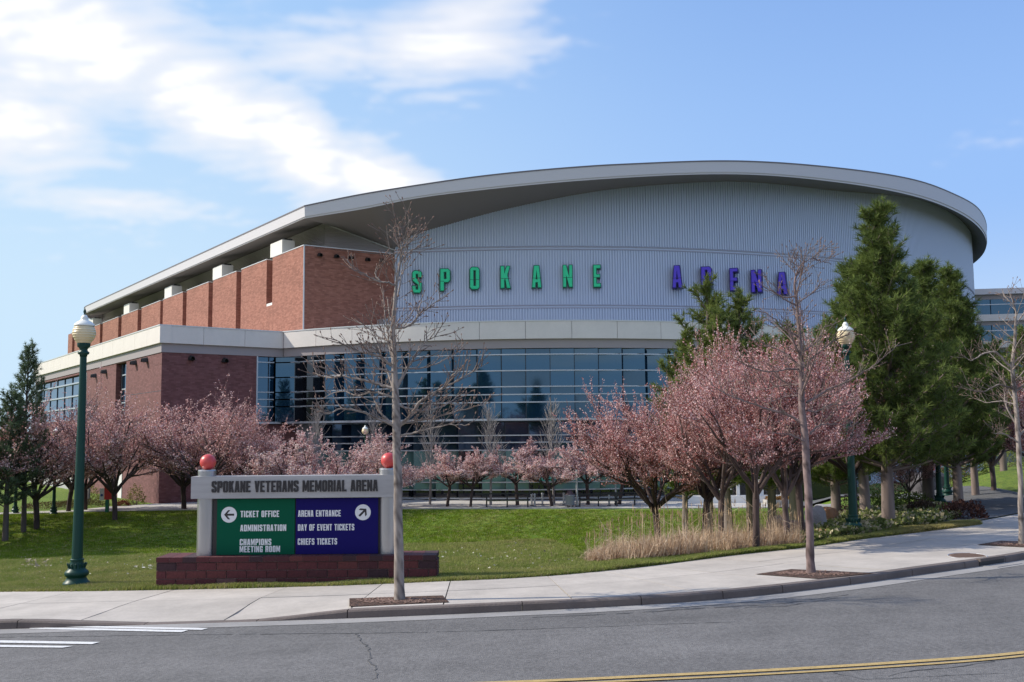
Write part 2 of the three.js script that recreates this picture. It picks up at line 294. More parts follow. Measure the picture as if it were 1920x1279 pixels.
const grassTex = noiseTex(1024, (u, v) => {
  const n = nA(u, v), m = nB(u, v), f = nC(u, v), k = 0.92 + n * 0.16 + m * 0.30 + f * 0.6, dry = clamp(0.10 + m * 0.7 + f * 0.5, 0, 0.5);
  return [k * (0.80 + dry * 0.5), k * (0.93 + dry * 0.05), k * (0.62 + dry * 0.22)];
}, true, [1 / 3.1, 1 / 3.1]);
const grassBump = grey((u, v) => nC(u, v) * 0.7 + nB(u, v) * 0.4, 512, [1 / 1.7, 1 / 1.7], 0.5);
M.lawn = mat({ color: 0xffffff, vertexColors: true, map: grassTex, bumpMap: grassBump, bumpScale: 0.03, roughness: 0.95 });
function lawnTone(X, D) {
  const q = X / D, n = fbm(X * 0.22, 3.3, D * 0.22, 4), n2 = fbm(X * 1.1, 8.3, D * 1.1, 3);
  const meadow = [0.19, 0.235, 0.05], lush = [0.175, 0.245, 0.018], straw = [0.30, 0.235, 0.10];
  const far = sstep(24, 30, D) * (1 - sstep(0.33, 0.42, q) * 0.6);
  const dry = clamp(0.12 + n * 0.5 + n2 * 0.55 - far * 0.12, 0, 0.6) + 0.5 * sstep(0.36, 0.4, q) * (1 - sstep(27, 30, D));
  return [0, 1, 2].map((i) => lerp(lerp(meadow[i], lush[i], far), straw[i], clamp(dry, 0, 0.8)) * (1 + n2 * 0.35));
}
{
  const xs = [], off = [];
  for (let x = -30; x <= 34; x += 0.4) xs.push(x);
  for (let x = -33, st = 3; x > -900; st *= 1.35, x -= st) xs.unshift(x);
  for (let x = 37, st = 3; x < 900; st *= 1.35, x += st) xs.push(x);
  for (let d = 0; d < 46; d += 0.35) off.push(d);
  for (let d = 46, st = 1.2; d < 2500; st *= 1.3, d += st) off.push(d);
  const nx = xs.length, nd = off.length, pos = new Float32Array(nx * nd * 3), uv = new Float32Array(nx * nd * 2), col = new Float32Array(nx * nd * 3), idx = [];
  for (let j = 0; j < nd; j++) for (let i = 0; i < nx; i++) {
    const X = xs[i], b = clamp(backD(X), 12, 90), D = b + off[j], o = j * nx + i;
    pos.set(P3(X, terrain(X, D) + (off[j] > 0.2 && D < 40 ? 0.012 * perlin.noise(X * 3, 1, D * 3) : 0), D), o * 3); uv.set([X, D], o * 2); col.set(lawnTone(X, D), o * 3);
  }
  for (let j = 0; j < nd - 1; j++) for (let i = 0; i < nx - 1; i++) { const a = j * nx + i; idx.push(a, a + 1, a + nx + 1, a, a + nx + 1, a + nx); }
  const g = new THREE.BufferGeometry(); g.setAttribute('position', new THREE.BufferAttribute(pos, 3)); g.setAttribute('uv', new THREE.BufferAttribute(uv, 2)); g.setAttribute('color', new THREE.BufferAttribute(col, 3)); g.setIndex(idx); g.computeVertexNormals();
  struct('lawn', g, M.lawn);
}
// street
const asphaltTex = noiseTex(1024, (u, v) => { const k = 0.92 + nA(u, v) * 0.08 + nB(u, v) * 0.12 + nC(u, v) * 0.28; return [k, k * 0.995, k * 1.0]; }, true, [1 / 2.4, 1 / 2.4]);
const asphaltTex2 = noiseTex(1024, (u, v) => { const k = 0.86 + nA(u, v) * 0.16 + nB(u, v) * 0.16 + nC(u, v) * 0.20; return [k, k, k]; }, true, [1 / 1.9, 1 / 1.9]);
const chipBump = grey((u, v) => nC(u, v) * 0.9, 512, [1 / 0.7, 1 / 0.7], 0.5);
M.asphalt = mat({ color: 0xffffff, vertexColors: true, map: asphaltTex, bumpMap: chipBump, bumpScale: 0.006, roughness: 0.93 });
M.pathAsphalt = mat({ color: new THREE.Color(0.15, 0.15, 0.155), map: asphaltTex2, bumpMap: chipBump, bumpScale: 0.006, roughness: 0.93 });
{
  const tb = new TB(), xs = []; for (let x = -60; x <= 57; x += x > -12 && x < 14 ? 0.25 : 1.5) xs.push(x);
  const ts = [0, 0.2, 0.45, 0.8, 1.3, 1.8, 2.3, 2.8, 3.4, 4, 4.6, 5.2, 6, 7, 9, 12, 16, 22, 30];
  const v = (X, t) => { const D = kerbD(X) + 0.02 - t; return V(X, slopeP(X, D) - KH, D); };
  const tone = (X, t) => { const D = kerbD(X) - t, n = fbm(X * 0.35, 2.2, D * 1.3, 4), patch = fbm(X * 0.12 + 9, 5, t * 0.5, 3); const k = 0.155 * (1 + 0.36 * n + 0.30 * patch); return [k * 1.03, k * 0.99, k * 0.96]; };
  for (let i = 0; i < xs.length - 1; i++) for (let j = 0; j < ts.length - 1; j++) {
    const q = [[xs[i], ts[j + 1]], [xs[i + 1], ts[j + 1]], [xs[i + 1], ts[j]], [xs[i], ts[j]]];
    tb.quad(...q.map((p) => v(...p)), q.map((p) => [p[0], kerbD(p[0]) - p[1]]));
    for (const m of [0, 1, 2, 0, 2, 3]) tb.c.push(...tone(...q[m]));
  }
  struct('road', toCreasedNormals(tb.geo(), 0.5), M.asphalt);
  // cracks: narrow dark sealed lines wandering over the street
  const seal = mat({ color: new THREE.Color(0.075, 0.074, 0.075), roughness: 0.8 });
  const crack = (pts, w, seed) => {
    const r = rng(seed), t2 = new TB(); let prev = null;
    for (let i = 0; i < pts.length - 1; i++) { const n = Math.max(3, Math.ceil(Math.hypot(pts[i + 1][0] - pts[i][0], pts[i + 1][1] - pts[i][1]) / 0.09));
      for (let k = 0; k < n; k++) { const t = k / n, X = lerp(pts[i][0], pts[i + 1][0], t) + (r() - 0.5) * 0.045, D = lerp(pts[i][1], pts[i + 1][1], t) + (r() - 0.5) * 0.035, h = w * (0.35 + r() * 0.9); const p = [X, D, h];
        if (prev && r() > 0.06) { const L = Math.hypot(X - prev[0], D - prev[1]) || 1, nx = -(D - prev[1]) / L, nd = (X - prev[0]) / L; const e = (q, s) => V(q[0] + nx * q[2] * s, slopeP(q[0] + nx * q[2] * s, q[1] + nd * q[2] * s) - KH + 0.004, q[1] + nd * q[2] * s); t2.quad(e(prev, -1), e(p, -1), e(p, 1), e(prev, 1)); }
        prev = p; } }
    struct('road_crack', t2.geo(), seal);
  };
  const px = (a) => a.map(([x, y]) => onStreet(x, y, -KH));
  crack(px([[-60, 1196], [200, 1193], [400, 1190], [662, 1188], [800, 1186], [1000, 1180], [1240, 1171], [1400, 1166]]), 0.012, 3);
  crack(px([[668, 1188], [675, 1202], [690, 1215], [693, 1238], [706, 1258], [700, 1279]]), 0.008, 4);
  crack(px([[1560, 1262], [1640, 1279]]), 0.006, 5);
  crack(px([[1660, 1272], [1685, 1262], [1800, 1250], [1890, 1236], [1960, 1228]]), 0.008, 6);
  crack(px([[1400, 1139], [1470, 1137], [1580, 1120]]), 0.010, 7);
  crack(px([[1000, 1158], [1150, 1152], [1300, 1142], [1460, 1133], [1600, 1114]]), 0.016, 8);
  crack(px([[1620, 1275], [1760, 1268], [1900, 1262]]), 0.006, 9);
}
{ // gutter strip of old concrete along the kerb
  const tb = new TB(), f = (k, t) => { const X = k.X - k.n[0] * t, D = k.D - k.n[1] * t; return V(X, slopeP(X, D) - KH + 0.004, D); };
  for (let i = 0; i < kerbRun.length - 1; i++) { const a = kerbRun[i], b = kerbRun[i + 1], wob = (k) => 0.40 + 0.05 * fbm(k.s * 0.6, 1, 4, 3); tb.quad(f(a, wob(a)), f(b, wob(b)), f(b, -0.02), f(a, -0.02), [[a.s, 0], [b.s, 0], [b.s, 0.42], [a.s, 0.42]]); }
  struct('gutter', toCreasedNormals(tb.geo(), 0.5), M.gutter);
}
{ // kerb in cast lengths, each a stone of its own
  const kerb = new THREE.Group(); kerb.name = 'kerb'; kerb.userData.kind = 'structure'; scene.add(kerb);
  const cuts = [-60, -45, -30, -22, -16, -12, -9.4, -6.36, -4.7, -3.25, -2.1, 0.1, 1.62, 2.72, 3.6, 4.72, 5.9, 7.0, 7.95, 9.2, 11, 13, 15.5, 18, 22, 27, 33, 42, 55].map(sOfX);
  for (let i = 0; i < cuts.length - 1; i++) {
    const a = cuts[i] + 0.006, b = cuts[i + 1] - 0.006, n = Math.max(2, Math.ceil((b - a) / 0.3)), tb = new TB();
    const ring = (s) => { const k = kAt(s), top = KH * k.h, q = (t, y) => { const X = k.X + k.n[0] * t, D = k.D + k.n[1] * t; return V(X, slopeP(X, D) - KH + y, D); }; return [q(-0.004, -0.08), q(0.004, Math.max(top - 0.025, 0.004)), q(0.022, Math.max(top - 0.003, 0.006)), q(0.15, Math.max(top, 0.008)), q(0.15, -0.08)]; };
    for (let j = 0; j < n; j++) { const p = ring(lerp(a, b, j / n)), q = ring(lerp(a, b, (j + 1) / n)), u0 = lerp(a, b, j / n), u1 = lerp(a, b, (j + 1) / n); let w = 0; for (let m = 0; m < 4; m++) { const dw = p[m].distanceTo(p[m + 1]); tb.quad(p[m], q[m], q[m + 1], p[m + 1], [[u0, w], [u1, w], [u1, w + dw], [u0, w + dw]]); w += dw; }
      if (j === 0) tb.tri(p[0], p[1], p[3]).tri(p[0], p[3], p[4]); if (j === n - 1) tb.tri(q[0], q[3], q[1]).tri(q[0], q[4], q[3]); }
    part(kerb, i ? 'kerb_stone_' + String(i).padStart(3, '0') : 'kerb_stone', toCreasedNormals(tb.geo(), 0.4), M.kerb);
  }
}
{ // pavement slabs with open joints over a darker bed
  const pave = new THREE.Group(); pave.name = 'sidewalk'; pave.userData.kind = 'structure'; scene.add(pave);
  const bed = new TB(); for (let i = 0; i < kerbRun.length - 1; i++) { const a = kerbRun[i], b = kerbRun[i + 1]; bed.quad(pavePt(a.s, 0.14, -0.05), pavePt(b.s, 0.14, -0.05), pavePt(b.s, b.w + 0.06, -0.05), pavePt(a.s, a.w + 0.06, -0.05)); }
  part(pave, 'bed', toCreasedNormals(bed.geo(), 0.5), mat({ color: new THREE.Color(0.12, 0.10, 0.085) }));
  const r = rng(11); let n = 0, s = sOfX(-59), row = 0;
  const joints = [s]; const known = [-9.3, -7.4, -5.6, -3.72, -2.08, -0.9, 0.75, 2.4, 4.0, 5.6, 7.2, 8.7].map(sOfX);
  while (joints[joints.length - 1] < known[0] - 2.2) joints.push(joints[joints.length - 1] + 1.95);
  joints.push(...known); while (joints[joints.length - 1] < sOfX(55)) joints.push(joints[joints.length - 1] + 1.95);
  for (let i = 0; i < joints.length - 1; i++) {
    const a = joints[i], b = joints[i + 1], mid = kAt((a + b) / 2), w = mid.w, rows = w > 6 ? 4 : w > 3.9 ? 3 : 2;
    for (let j = 0; j < rows; j++) {
      const f0 = rows === 2 ? [0, 0.52, 1][j] : j / rows, f1 = rows === 2 ? [0, 0.52, 1][j + 1] : (j + 1) / rows, g = 0.0085, tb = new TB();
      const nx = Math.max(2, Math.ceil((b - a) / 0.5)), y = (r() - 0.5) * 0.004;
      const P = (ss, f, lift) => { const k = kAt(ss), t0 = 0.156, t = lerp(t0, k.w + 0.02, f) + (f <= f0 + 1e-6 ? g : f >= f1 - 1e-6 && f1 < 1 ? -g : 0); return { v: pavePt(ss, t, lift), uv: [ss, t] }; };
      for (let q = 0; q < nx; q++) { const s0 = lerp(a + g, b - g, q / nx), s1 = lerp(a + g, b - g, (q + 1) / nx);
        for (let m = 0; m < 3; m++) { const h0 = lerp(f0, f1, m / 3), h1 = lerp(f0, f1, (m + 1) / 3), A = P(s0, h0, y), B = P(s1, h0, y), C = P(s1, h1, y), D = P(s0, h1, y); tb.quad(A.v, B.v, C.v, D.v, [A.uv, B.uv, C.uv, D.uv]); }
        for (const f of [f0, f1]) tb.quad(P(s0, f, -0.06).v, P(s1, f, -0.06).v, P(s1, f, y).v, P(s0, f, y).v); }
      for (const ss of [a + g, b - g]) tb.quad(P(ss, f0, -0.06).v, P(ss, f1, -0.06).v, P(ss, f1, y).v, P(ss, f0, y).v);
      part(pave, n ? 'paving_slab_' + String(n).padStart(3, '0') : 'paving_slab', toCreasedNormals(tb.geo(), 0.4), M.concrete[Math.floor(r() * 3)]); n++;
    }
  }
}
function paveSheet(name, pts, lift, material, crown = 0) {      // thin sheet on the pavement from its corner points in the plan
  const tb = new TB(), c = pts.reduce((a, p) => [a[0] + p[0] / pts.length, a[1] + p[1] / pts.length], [0, 0]), y = (p, e) => V(p[0], slopeP(p[0], p[1]) + lift + e, p[1]);
  for (let i = 0; i < pts.length; i++) { const a = pts[i], b = pts[(i + 1) % pts.length]; tb.tri(y(c, crown), y(a, 0), y(b, 0), c, a, b); }
  return struct(name, tb.geo(), material);
}
{
  const mulchTex = noiseTex(512, (u, v) => { const k = 0.62 + nB(u, v) * 0.6 + nC(u, v) * 1.0; return [k, k * 0.92, k * 0.86]; }, true, [1 / 0.9, 1 / 0.9]);
  const mulch = mat({ color: new THREE.Color(0.24, 0.155, 0.125), map: mulchTex, bumpMap: chipBump, bumpScale: 0.02, roughness: 1 });
  const pit = (px) => paveSheet('tree_pit', px.map(([x, y]) => onStreet(x, y, 0)), 0.008, mulch, 0.01);
  pit([[655, 1123], [830, 1117.5], [842, 1130], [655, 1138.5]]);
  pit([[1416, 1077.5], [1484, 1068], [1640, 1075.5], [1533, 1086]]);
  pit([[1832, 1022], [1878, 1014.5], [1960, 1018], [1945, 1028]]);
  const chips = new TB(), r = rng(21), pitsPx = [[740, 1128, 80, 6], [1525, 1077, 75, 5], [1900, 1021, 45, 4]];
  for (const [cx, cy, hw, hh] of pitsPx) for (let i = 0; i < 260; i++) { const a = r() * 6.28, q = Math.sqrt(r()) * 0.92, [X, D] = onStreet(cx + Math.cos(a) * q * hw, cy + Math.sin(a) * q * hh, 0), w = 0.02 + r() * 0.03, t = r() * 3.14, e = [Math.cos(t) * w, Math.sin(t) * w], y = slopeP(X, D) + 0.014; chips.quad(V(X - e[0], y, D - e[1]), V(X + e[1] * 0.3, y + 0.008, D - e[0] * 0.3), V(X + e[0], y + r() * 0.02, D + e[1]), V(X - e[1] * 0.3, y + 0.006, D + e[0] * 0.3)); }
  const ch = struct('mulch_chips', chips.geo(), mat({ color: new THREE.Color(0.20, 0.12, 0.09) })); ch.userData.kind = 'stuff';
  // round brown cover in the pavement
  const c0 = onStreet(1814, 1043.5, 0), g = [];
  const disc = thing('manhole_cover', 'round rusty brown cover set flat in the pavement near the storm drain', 'manhole cover', P3(c0[0], slopeP(...c0) + 0.006, c0[1])); disc.rotation.set(0.0402, 0, 0.0292);
  const rust = mat({ color: new THREE.Color(0.21, 0.135, 0.10), roughness: 0.8, bumpMap: chipBump, bumpScale: 0.004 });
  const lid = new THREE.CylinderGeometry(0.275, 0.275, 0.012, 40); part(disc, 'cover', lid, rust);
  const rim = new THREE.TorusGeometry(0.295, 0.012, 6, 48); rim.rotateX(Math.PI / 2); part(disc, 'rim', rim, M.steel);
  for (let i = -3; i <= 3; i++) { const w = Math.sqrt(0.25 * 0.25 - (i * 0.07) ** 2); const b = new THREE.BoxGeometry(w * 2, 0.008, 0.02); b.translate(0, 0.008, i * 0.07); g.push(b); }
  part(disc, 'tread_bar', mergeGeometries(g), rust);
  // storm drain mouth in the kerb
  const i0 = sOfX(7.32), i1 = sOfX(7.9), kk = kAt((i0 + i1) / 2), dr = thing('storm_drain', 'dark storm drain mouth cut into the kerb at the right', 'storm drain', [0, 0, 0]);
  const box = (t0, t1, y0, y1) => { const tb = new TB(), q = (s, t, y) => { const k = kAt(s), X = k.X + k.n[0] * t, D = k.D + k.n[1] * t; return V(X, slopeP(X, D) - KH + y, D); }; const c = []; for (const s of [i0, i1]) for (const t of [t0, t1]) for (const y of [y0, y1]) c.push(q(s, t, y)); for (const f of [[0, 4, 5, 1], [2, 3, 7, 6], [1, 5, 7, 3], [0, 2, 6, 4], [0, 1, 3, 2], [4, 6, 7, 5]]) tb.quad(...f.map((m) => c[m])); return tb.geo(); };
  part(dr, 'opening', box(-0.012, 0.02, 0.006, 0.075), M.black); part(dr, 'lintel', box(-0.022, 0.05, 0.077, KH + 0.012), M.kerb); part(dr, 'apron', box(-0.3, -0.013, 0.004, 0.012), M.gutter);
}
{ // painted markings
  const wear = grey((u, v) => nC(u, v) * 0.5 + nB(u, v) * 0.3, 512, [1 / 1.2, 1 / 1.2], 0.9);
  const paint = mat({ color: new THREE.Color(0.70, 0.69, 0.68), map: wear, roughness: 0.7 }), yellow = mat({ color: new THREE.Color(0.46, 0.325, 0.125), map: wear, roughness: 0.75 });
  const bar = (px) => { const q = px.map(([x, y]) => onStreet(x, y, -KH)), v = (p) => V(p[0], slopeP(p[0], p[1]) - KH + 0.008, p[1]); struct('road_marking', new TB().quad(v(q[0]), v(q[1]), v(q[2]), v(q[3])).geo(), paint); };
  bar([[120, 1177], [378, 1182.3], [390, 1179.2], [103, 1173.6]]);
  bar([[56, 1180.2], [340, 1186.6], [353, 1182.8], [53, 1177.4]]);
  bar([[-200, 1203.2], [172, 1209.2], [187, 1205.2], [-200, 1198.6]]);
  bar([[-200, 1212.4], [117, 1215.8], [138, 1212.6], [-200, 1208.4]]);
  const line = (px, hw) => {
    const c = px.map(([x, y]) => onStreet(x, y, -KH)), tab = [[-40, c[0][1] + 0.6], ...c, [9, 10.55], [16, 15], [30, 28]], tb = new TB();
    for (let X = -40; X < 30; X += 0.25) { const e = (x, s) => { const D = interp(tab, x) + s * hw; return V(x, slopeP(x, D) - KH + 0.008, D); }; tb.quad(e(X, -1), e(X + 0.25, -1), e(X + 0.25, 1), e(X, 1), [[X, 0], [X + 0.25, 0], [X + 0.25, 0.1], [X, 0.1]]); }
    struct('yellow_line', tb.geo(), yellow);
  };
  line([[1000, 1279], [1250, 1267.5], [1400, 1260.3], [1660, 1245.3], [1920, 1224.8]], 0.048);
  line([[1060, 1283], [1250, 1275], [1400, 1267.6], [1660, 1252.3], [1920, 1231.2]], 0.030);
}
// plaza before the building and the path that climbs to it
{
  const e = (px, py) => { const r = ray(px, py), d = PLAZA / r[1]; return [r[0] * d, d]; };
  const front = [[-120, 968], [0, 965.2], [138, 960.8], [330, 956.2], [560, 955], [760, 954], [1000, 953.6], [1250, 953.2], [1420, 952.5], [1560, 951]].map((p) => e(...p));
  const back = [[1560, 70], [900, 72], [300, 64.5], [292, 945.2], [200, 951.5], [138, 957.4], [0, 962.2], [-120, 965]].map((p, i) => (i < 3 ? [[24, 66], [0, 70], [-21.5, 66]][i] : e(...p)));
  const tb = prism([...front, ...back], PLAZA - 0.3, PLAZA + 0.03);
  struct('plaza', tb.geo(), M.plaza);
  const mid = [[12.4, 24.5], [14.2, 27.5], [15.8, 31.5], [16.8, 36], [17.2, 41], [16.8, 46.5], [15.8, 52], [15, 57]], t2 = new TB(), halfW = [2.6, 2.1, 1.7, 1.5, 1.3, 1.2, 1.2, 1.4];
  const tab = mid.map((p, i) => [i, p[0]]), tabD = mid.map((p, i) => [i, p[1]]), tabW = halfW.map((w, i) => [i, w]);
  const edge = (u, s) => { const X = interp(tab, u), D = interp(tabD, u), dx = interp(tab, u + 0.05) - X, dd = interp(tabD, u + 0.05) - D, L = Math.hypot(dx, dd), w = interp(tabW, u) * s, x = X + dd / L * w, d = D - dx / L * w; return [x, Math.max(d, backD(x) + 0.03)]; };
  const tv = (p) => V(p[0], Math.max(terrain(p[0], p[1]), terrain(p[0] + 0.3, p[1]), terrain(p[0] - 0.3, p[1])) + 0.02, p[1]);
  for (let u = 0; u < 7; u += 0.1) for (let k = -1; k < 1; k += 0.25) t2.quad(tv(edge(u, k)), tv(edge(u, k + 0.25)), tv(edge(u + 0.1, k + 0.25)), tv(edge(u + 0.1, k)), [edge(u, k), edge(u, k + 0.25), edge(u + 0.1, k + 0.25), edge(u + 0.1, k)]);
  struct('path', toCreasedNormals(t2.geo(), 0.5), M.pathAsphalt);
}

// ---------------------------------------------------------------- lettering: heavy condensed capitals, 22 units tall
const GLYPH = (() => {
  const O = [[2, 0], [8, 0], [10, 2], [10, 20], [8, 22], [2, 22], [0, 20], [0, 2]], hole = [[4, 3.5], [6, 3.5], [6, 18.5], [4, 18.5]];
  return {
    A: [[[0, 0], [3.7, 0], [4.1, 5], [5.9, 5], [6.3, 0], [10, 0], [7.8, 22], [2.2, 22]], [[4.35, 8.5], [5.65, 8.5], [5, 17]]],
    C: [[[2, 0], [8, 0], [10, 2], [10, 8], [6, 8], [6, 3.5], [4, 3.5], [4, 18.5], [6, 18.5], [6, 14], [10, 14], [10, 20], [8, 22], [2, 22], [0, 20], [0, 2]]],
    D: [[[0, 0], [8, 0], [10, 2], [10, 20], [8, 22], [0, 22]], hole],
    E: [[[0, 0], [9, 0], [9, 3.6], [4, 3.6], [4, 9.3], [8.2, 9.3], [8.2, 12.7], [4, 12.7], [4, 18.4], [9, 18.4], [9, 22], [0, 22]]],
    F: [[[0, 0], [4, 0], [4, 9.3], [8.2, 9.3], [8.2, 12.7], [4, 12.7], [4, 18.4], [9, 18.4], [9, 22], [0, 22]]],
    G: [[[2, 0], [10, 0], [10, 11.5], [5.2, 11.5], [5.2, 8.5], [6, 8.5], [6, 3.5], [4, 3.5], [4, 18.5], [6, 18.5], [6, 14], [10, 14], [10, 20], [8, 22], [2, 22], [0, 20], [0, 2]]],
    H: [[[0, 0], [4, 0], [4, 9], [6, 9], [6, 0], [10, 0], [10, 22], [6, 22], [6, 12.6], [4, 12.6], [4, 22], [0, 22]]],
    I: [[[0, 0], [4, 0], [4, 22], [0, 22]]],
    K: [[[0, 0], [4, 0], [4, 7.6], [4.7, 9.2], [6.2, 0], [10.3, 0], [7.2, 13], [10, 22], [6, 22], [4, 14.5], [4, 22], [0, 22]]],
    L: [[[0, 0], [9, 0], [9, 3.6], [4, 3.6], [4, 22], [0, 22]]],
    M: [[[0, 0], [3.2, 0], [3.2, 13], [5.3, 2], [7.7, 2], [9.8, 13], [9.8, 0], [13, 0], [13, 22], [8.9, 22], [6.5, 10], [4.1, 22], [0, 22]]],
    N: [[[0, 0], [3.5, 0], [3.5, 11.5], [6.4, 0], [10, 0], [10, 22], [6.5, 22], [6.5, 10.5], [3.6, 22], [0, 22]]],
    O: [O, hole],
    P: [[[0, 0], [4, 0], [4, 8.5], [8, 8.5], [10, 10.5], [10, 20], [8, 22], [0, 22]], [[4, 12], [6, 12], [6, 18.5], [4, 18.5]]],
    R: [[[0, 0], [4, 0], [4, 9], [5.4, 9], [6, 8], [6, 0], [10, 0], [10, 8.6], [9, 10.4], [10, 12], [10, 20], [8, 22], [0, 22]], [[4, 12], [6, 12], [6, 18.5], [4, 18.5]]],
    S: [[[2, 0], [8, 0], [10, 2], [10, 9.6], [8.5, 11.6], [4, 14.6], [4, 18.5], [6, 18.5], [6, 15.3], [10, 15.3], [10, 20], [8, 22], [2, 22], [0, 20], [0, 13], [1.5, 11], [6, 8], [6, 3.5], [4, 3.5], [4, 7], [0, 7], [0, 2]]],
    T: [[[3, 0], [7, 0], [7, 18.4], [10, 18.4], [10, 22], [0, 22], [0, 18.4], [3, 18.4]]],
    V: [[[3, 0], [7, 0], [10, 22], [6.2, 22], [5, 7.5], [3.8, 22], [0, 22]]],
    Y: [[[3.1, 0], [6.9, 0], [6.9, 9], [10, 22], [6.2, 22], [5, 14], [3.8, 22], [0, 22], [3.1, 9]]],
  };
})();
const glyphW = (ch) => (ch === ' ' ? 5 : Math.max(...GLYPH[ch][0].map((p) => p[0])));
function glyphShape(ch, sx, sy, ox = 0) {
  const [o, ...h] = GLYPH[ch], s = new THREE.Shape(o.map((p) => new THREE.Vector2(ox + p[0] * sx, p[1] * sy)));
  for (const q of h) s.holes.push(new THREE.Path(q.map((p) => new THREE.Vector2(ox + p[0] * sx, p[1] * sy)))); return s;
}
// a line of capitals fitted to a width and height; one geometry per letter
function lineOfLetters(text, width, height, depth, gap = 1.6) {
  const total = [...text].reduce((a, ch) => a + glyphW(ch) + gap, -gap), sx = width / total, out = []; let x = 0;
  for (const ch of text) { if (ch !== ' ') out.push(new THREE.ExtrudeGeometry(glyphShape(ch, sx, height / 22, x * sx), { depth, bevelEnabled: false })); x += glyphW(ch) + gap; }
  return out;
}

// ---------------------------------------------------------------- the arena
const arena = thing('arena_building', 'large brick and grey metal arena with a curved roof rim and curved glass front', 'building');
const addMany = (name, list) => list.forEach(([g, m]) => part(arena, name, g, m));
const C0 = [-21.83, 62.12], fV = [0.795, 0.607], lU = [-0.58, 0.815];       // outer corner of the low block; its front and left directions
const along = (p, u, t) => [p[0] + u[0] * t, p[1] + u[1] * t];
const BT = 6.95, BB = 5.87, ST = 5.30, FLOOR = PLAZA - 0.1;                     // band top and bottom, underside of the grey strip
const inU = [fV[0], fV[1]], D0 = along(C0, fV, 8.05);                          // inner corner where the glass curve begins
const RC = [1.7, 91.4], RR = 30;                                               // plan circle of the curved front
const aStart = Math.asin((D0[0] - RC[0]) / RR), aEnd = 1.22;
const glassX = onPlane(481, 720, C0, fV), gT = Math.hypot(glassX[0] - C0[0], glassX[2] - C0[1]);
{
  // --- low block: brick corner, bands
  const LEN = 41, far = along(C0, lU, LEN), deep = 14;
  const back = (p) => [p[0] + fV[0] * deep, p[1] + fV[1] * deep];
  // window openings in the left wall, from their places along the wall
  const tOf = (px, py) => { const q = onPlane(px, py, C0, lU); return Math.hypot(q[0] - C0[0], q[2] - C0[1]); };
  const s0 = tOf(237, 676), s1 = tOf(218, 681), w0 = tOf(163, 698), w1 = 40, wy0 = 1.45, wy1 = 5.12, sy0 = 0.6;
  const L = (t0, t1, y0, y1, o0 = -0.5, o1 = 0, tb) => slab(along(C0, lU, t1), along(C0, lU, t0), o0, o1, y0, y1, tb);
  const F = (t0, t1, y0, y1, o0 = -0.5, o1 = 0, tb) => slab(along(C0, fV, t0), along(C0, fV, t1), o0, o1, y0, y1, tb);
  const wall = new TB();
  L(0.5, s0, FLOOR, ST, -0.5, 0, wall); L(s0, s1, FLOOR, sy0, -0.5, 0, wall); L(s0, s1, wy1 + 0.12, ST, -0.5, 0, wall); L(s1, w0, FLOOR, ST, -0.5, 0, wall); L(w0, LEN, FLOOR, wy0, -0.5, 0, wall); L(w0, LEN, wy1, ST, -0.5, 0, wall);
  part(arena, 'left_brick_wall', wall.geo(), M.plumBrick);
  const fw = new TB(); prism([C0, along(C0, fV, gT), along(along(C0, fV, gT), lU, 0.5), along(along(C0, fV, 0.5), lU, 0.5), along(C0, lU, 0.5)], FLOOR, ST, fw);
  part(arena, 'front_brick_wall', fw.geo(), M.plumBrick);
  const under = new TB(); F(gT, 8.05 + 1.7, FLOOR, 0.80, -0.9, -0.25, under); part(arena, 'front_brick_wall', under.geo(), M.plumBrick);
  // movement joint across the left wall
  part(arena, 'wall_joint', L(0.02, s0 - 0.02, 2.88, 2.91, -0.01, 0.003).geo(), M.darkMullion);
  part(arena, 'light_strip', L(-0.03, LEN, ST, BB, -0.5, 0.05).geo(), M.strip);
  part(arena, 'light_strip', F(0.05, 8.1, ST, BB - 0.002, -0.5, 0.04).geo(), M.strip);
  // parapet band in panels
  for (let t = -0.25, i = 0; t < LEN - 0.5; t += 2.9, i++) part(arena, 'band_panel', L(t + 0.012, Math.min(t + 2.9, LEN) - 0.012, BB, BT, -0.5, 0.22).geo(), M.band);
  for (let t = 0.02 - 0.22; t < 8; t += 2.75) part(arena, 'band_panel', F(Math.max(t + 0.012, -0.2), Math.min(t + 2.75, 8.05) - 0.012, BB + 0.001, BT - 0.001, -0.5, 0.22).geo(), M.band);
  part(arena, 'band_backing', L(-0.1, LEN, BB + 0.01, BT - 0.02, -0.4, 0.17).geo(), M.strip); part(arena, 'band_backing', F(-0.1, 8.0, BB + 0.012, BT - 0.022, -0.4, 0.17).geo(), M.strip);
  part(arena, 'band_cap', L(-0.24, LEN, BT, BT + 0.07, -0.5, 0.25).geo(), M.cap); part(arena, 'band_cap', F(0.03, 8.05, BT + 0.001, BT + 0.071, -0.5, 0.25).geo(), M.cap);
  // window slit and the long window
  const backing = -0.34;
  const pane = (t0, t1, y0, y1, m) => part(arena, 'window_pane', L(t0, t1, y0, y1, backing, backing + 0.02).geo(), m);
  part(arena, 'window_jamb', L(s0, s1, sy0, wy1 + 0.12, -0.6, -0.5).geo(), M.black);
  const sRows = [sy0, 1.0, 1.95, 2.45, 3.4, 4.4, 5.2], mid = lerp(s0, s1, 0.72);
  for (let i = 0; i < sRows.length - 1; i++) { pane(s0 + 0.05, mid, sRows[i] + 0.04, sRows[i + 1] - 0.04, M.glassUp); pane(mid + 0.06, s1 - 0.02, sRows[i] + 0.04, sRows[i + 1] - 0.04, M.glassDark); if (i) part(arena, 'mullion', L(s0 + 0.03, mid, sRows[i] - 0.045, sRows[i] + 0.045, backing - 0.01, backing + 0.1).geo(), M.mullion); }
  part(arena, 'mullion', L(mid, mid + 0.06, sy0, 5.2, backing - 0.02, backing + 0.12).geo(), M.darkMullion);
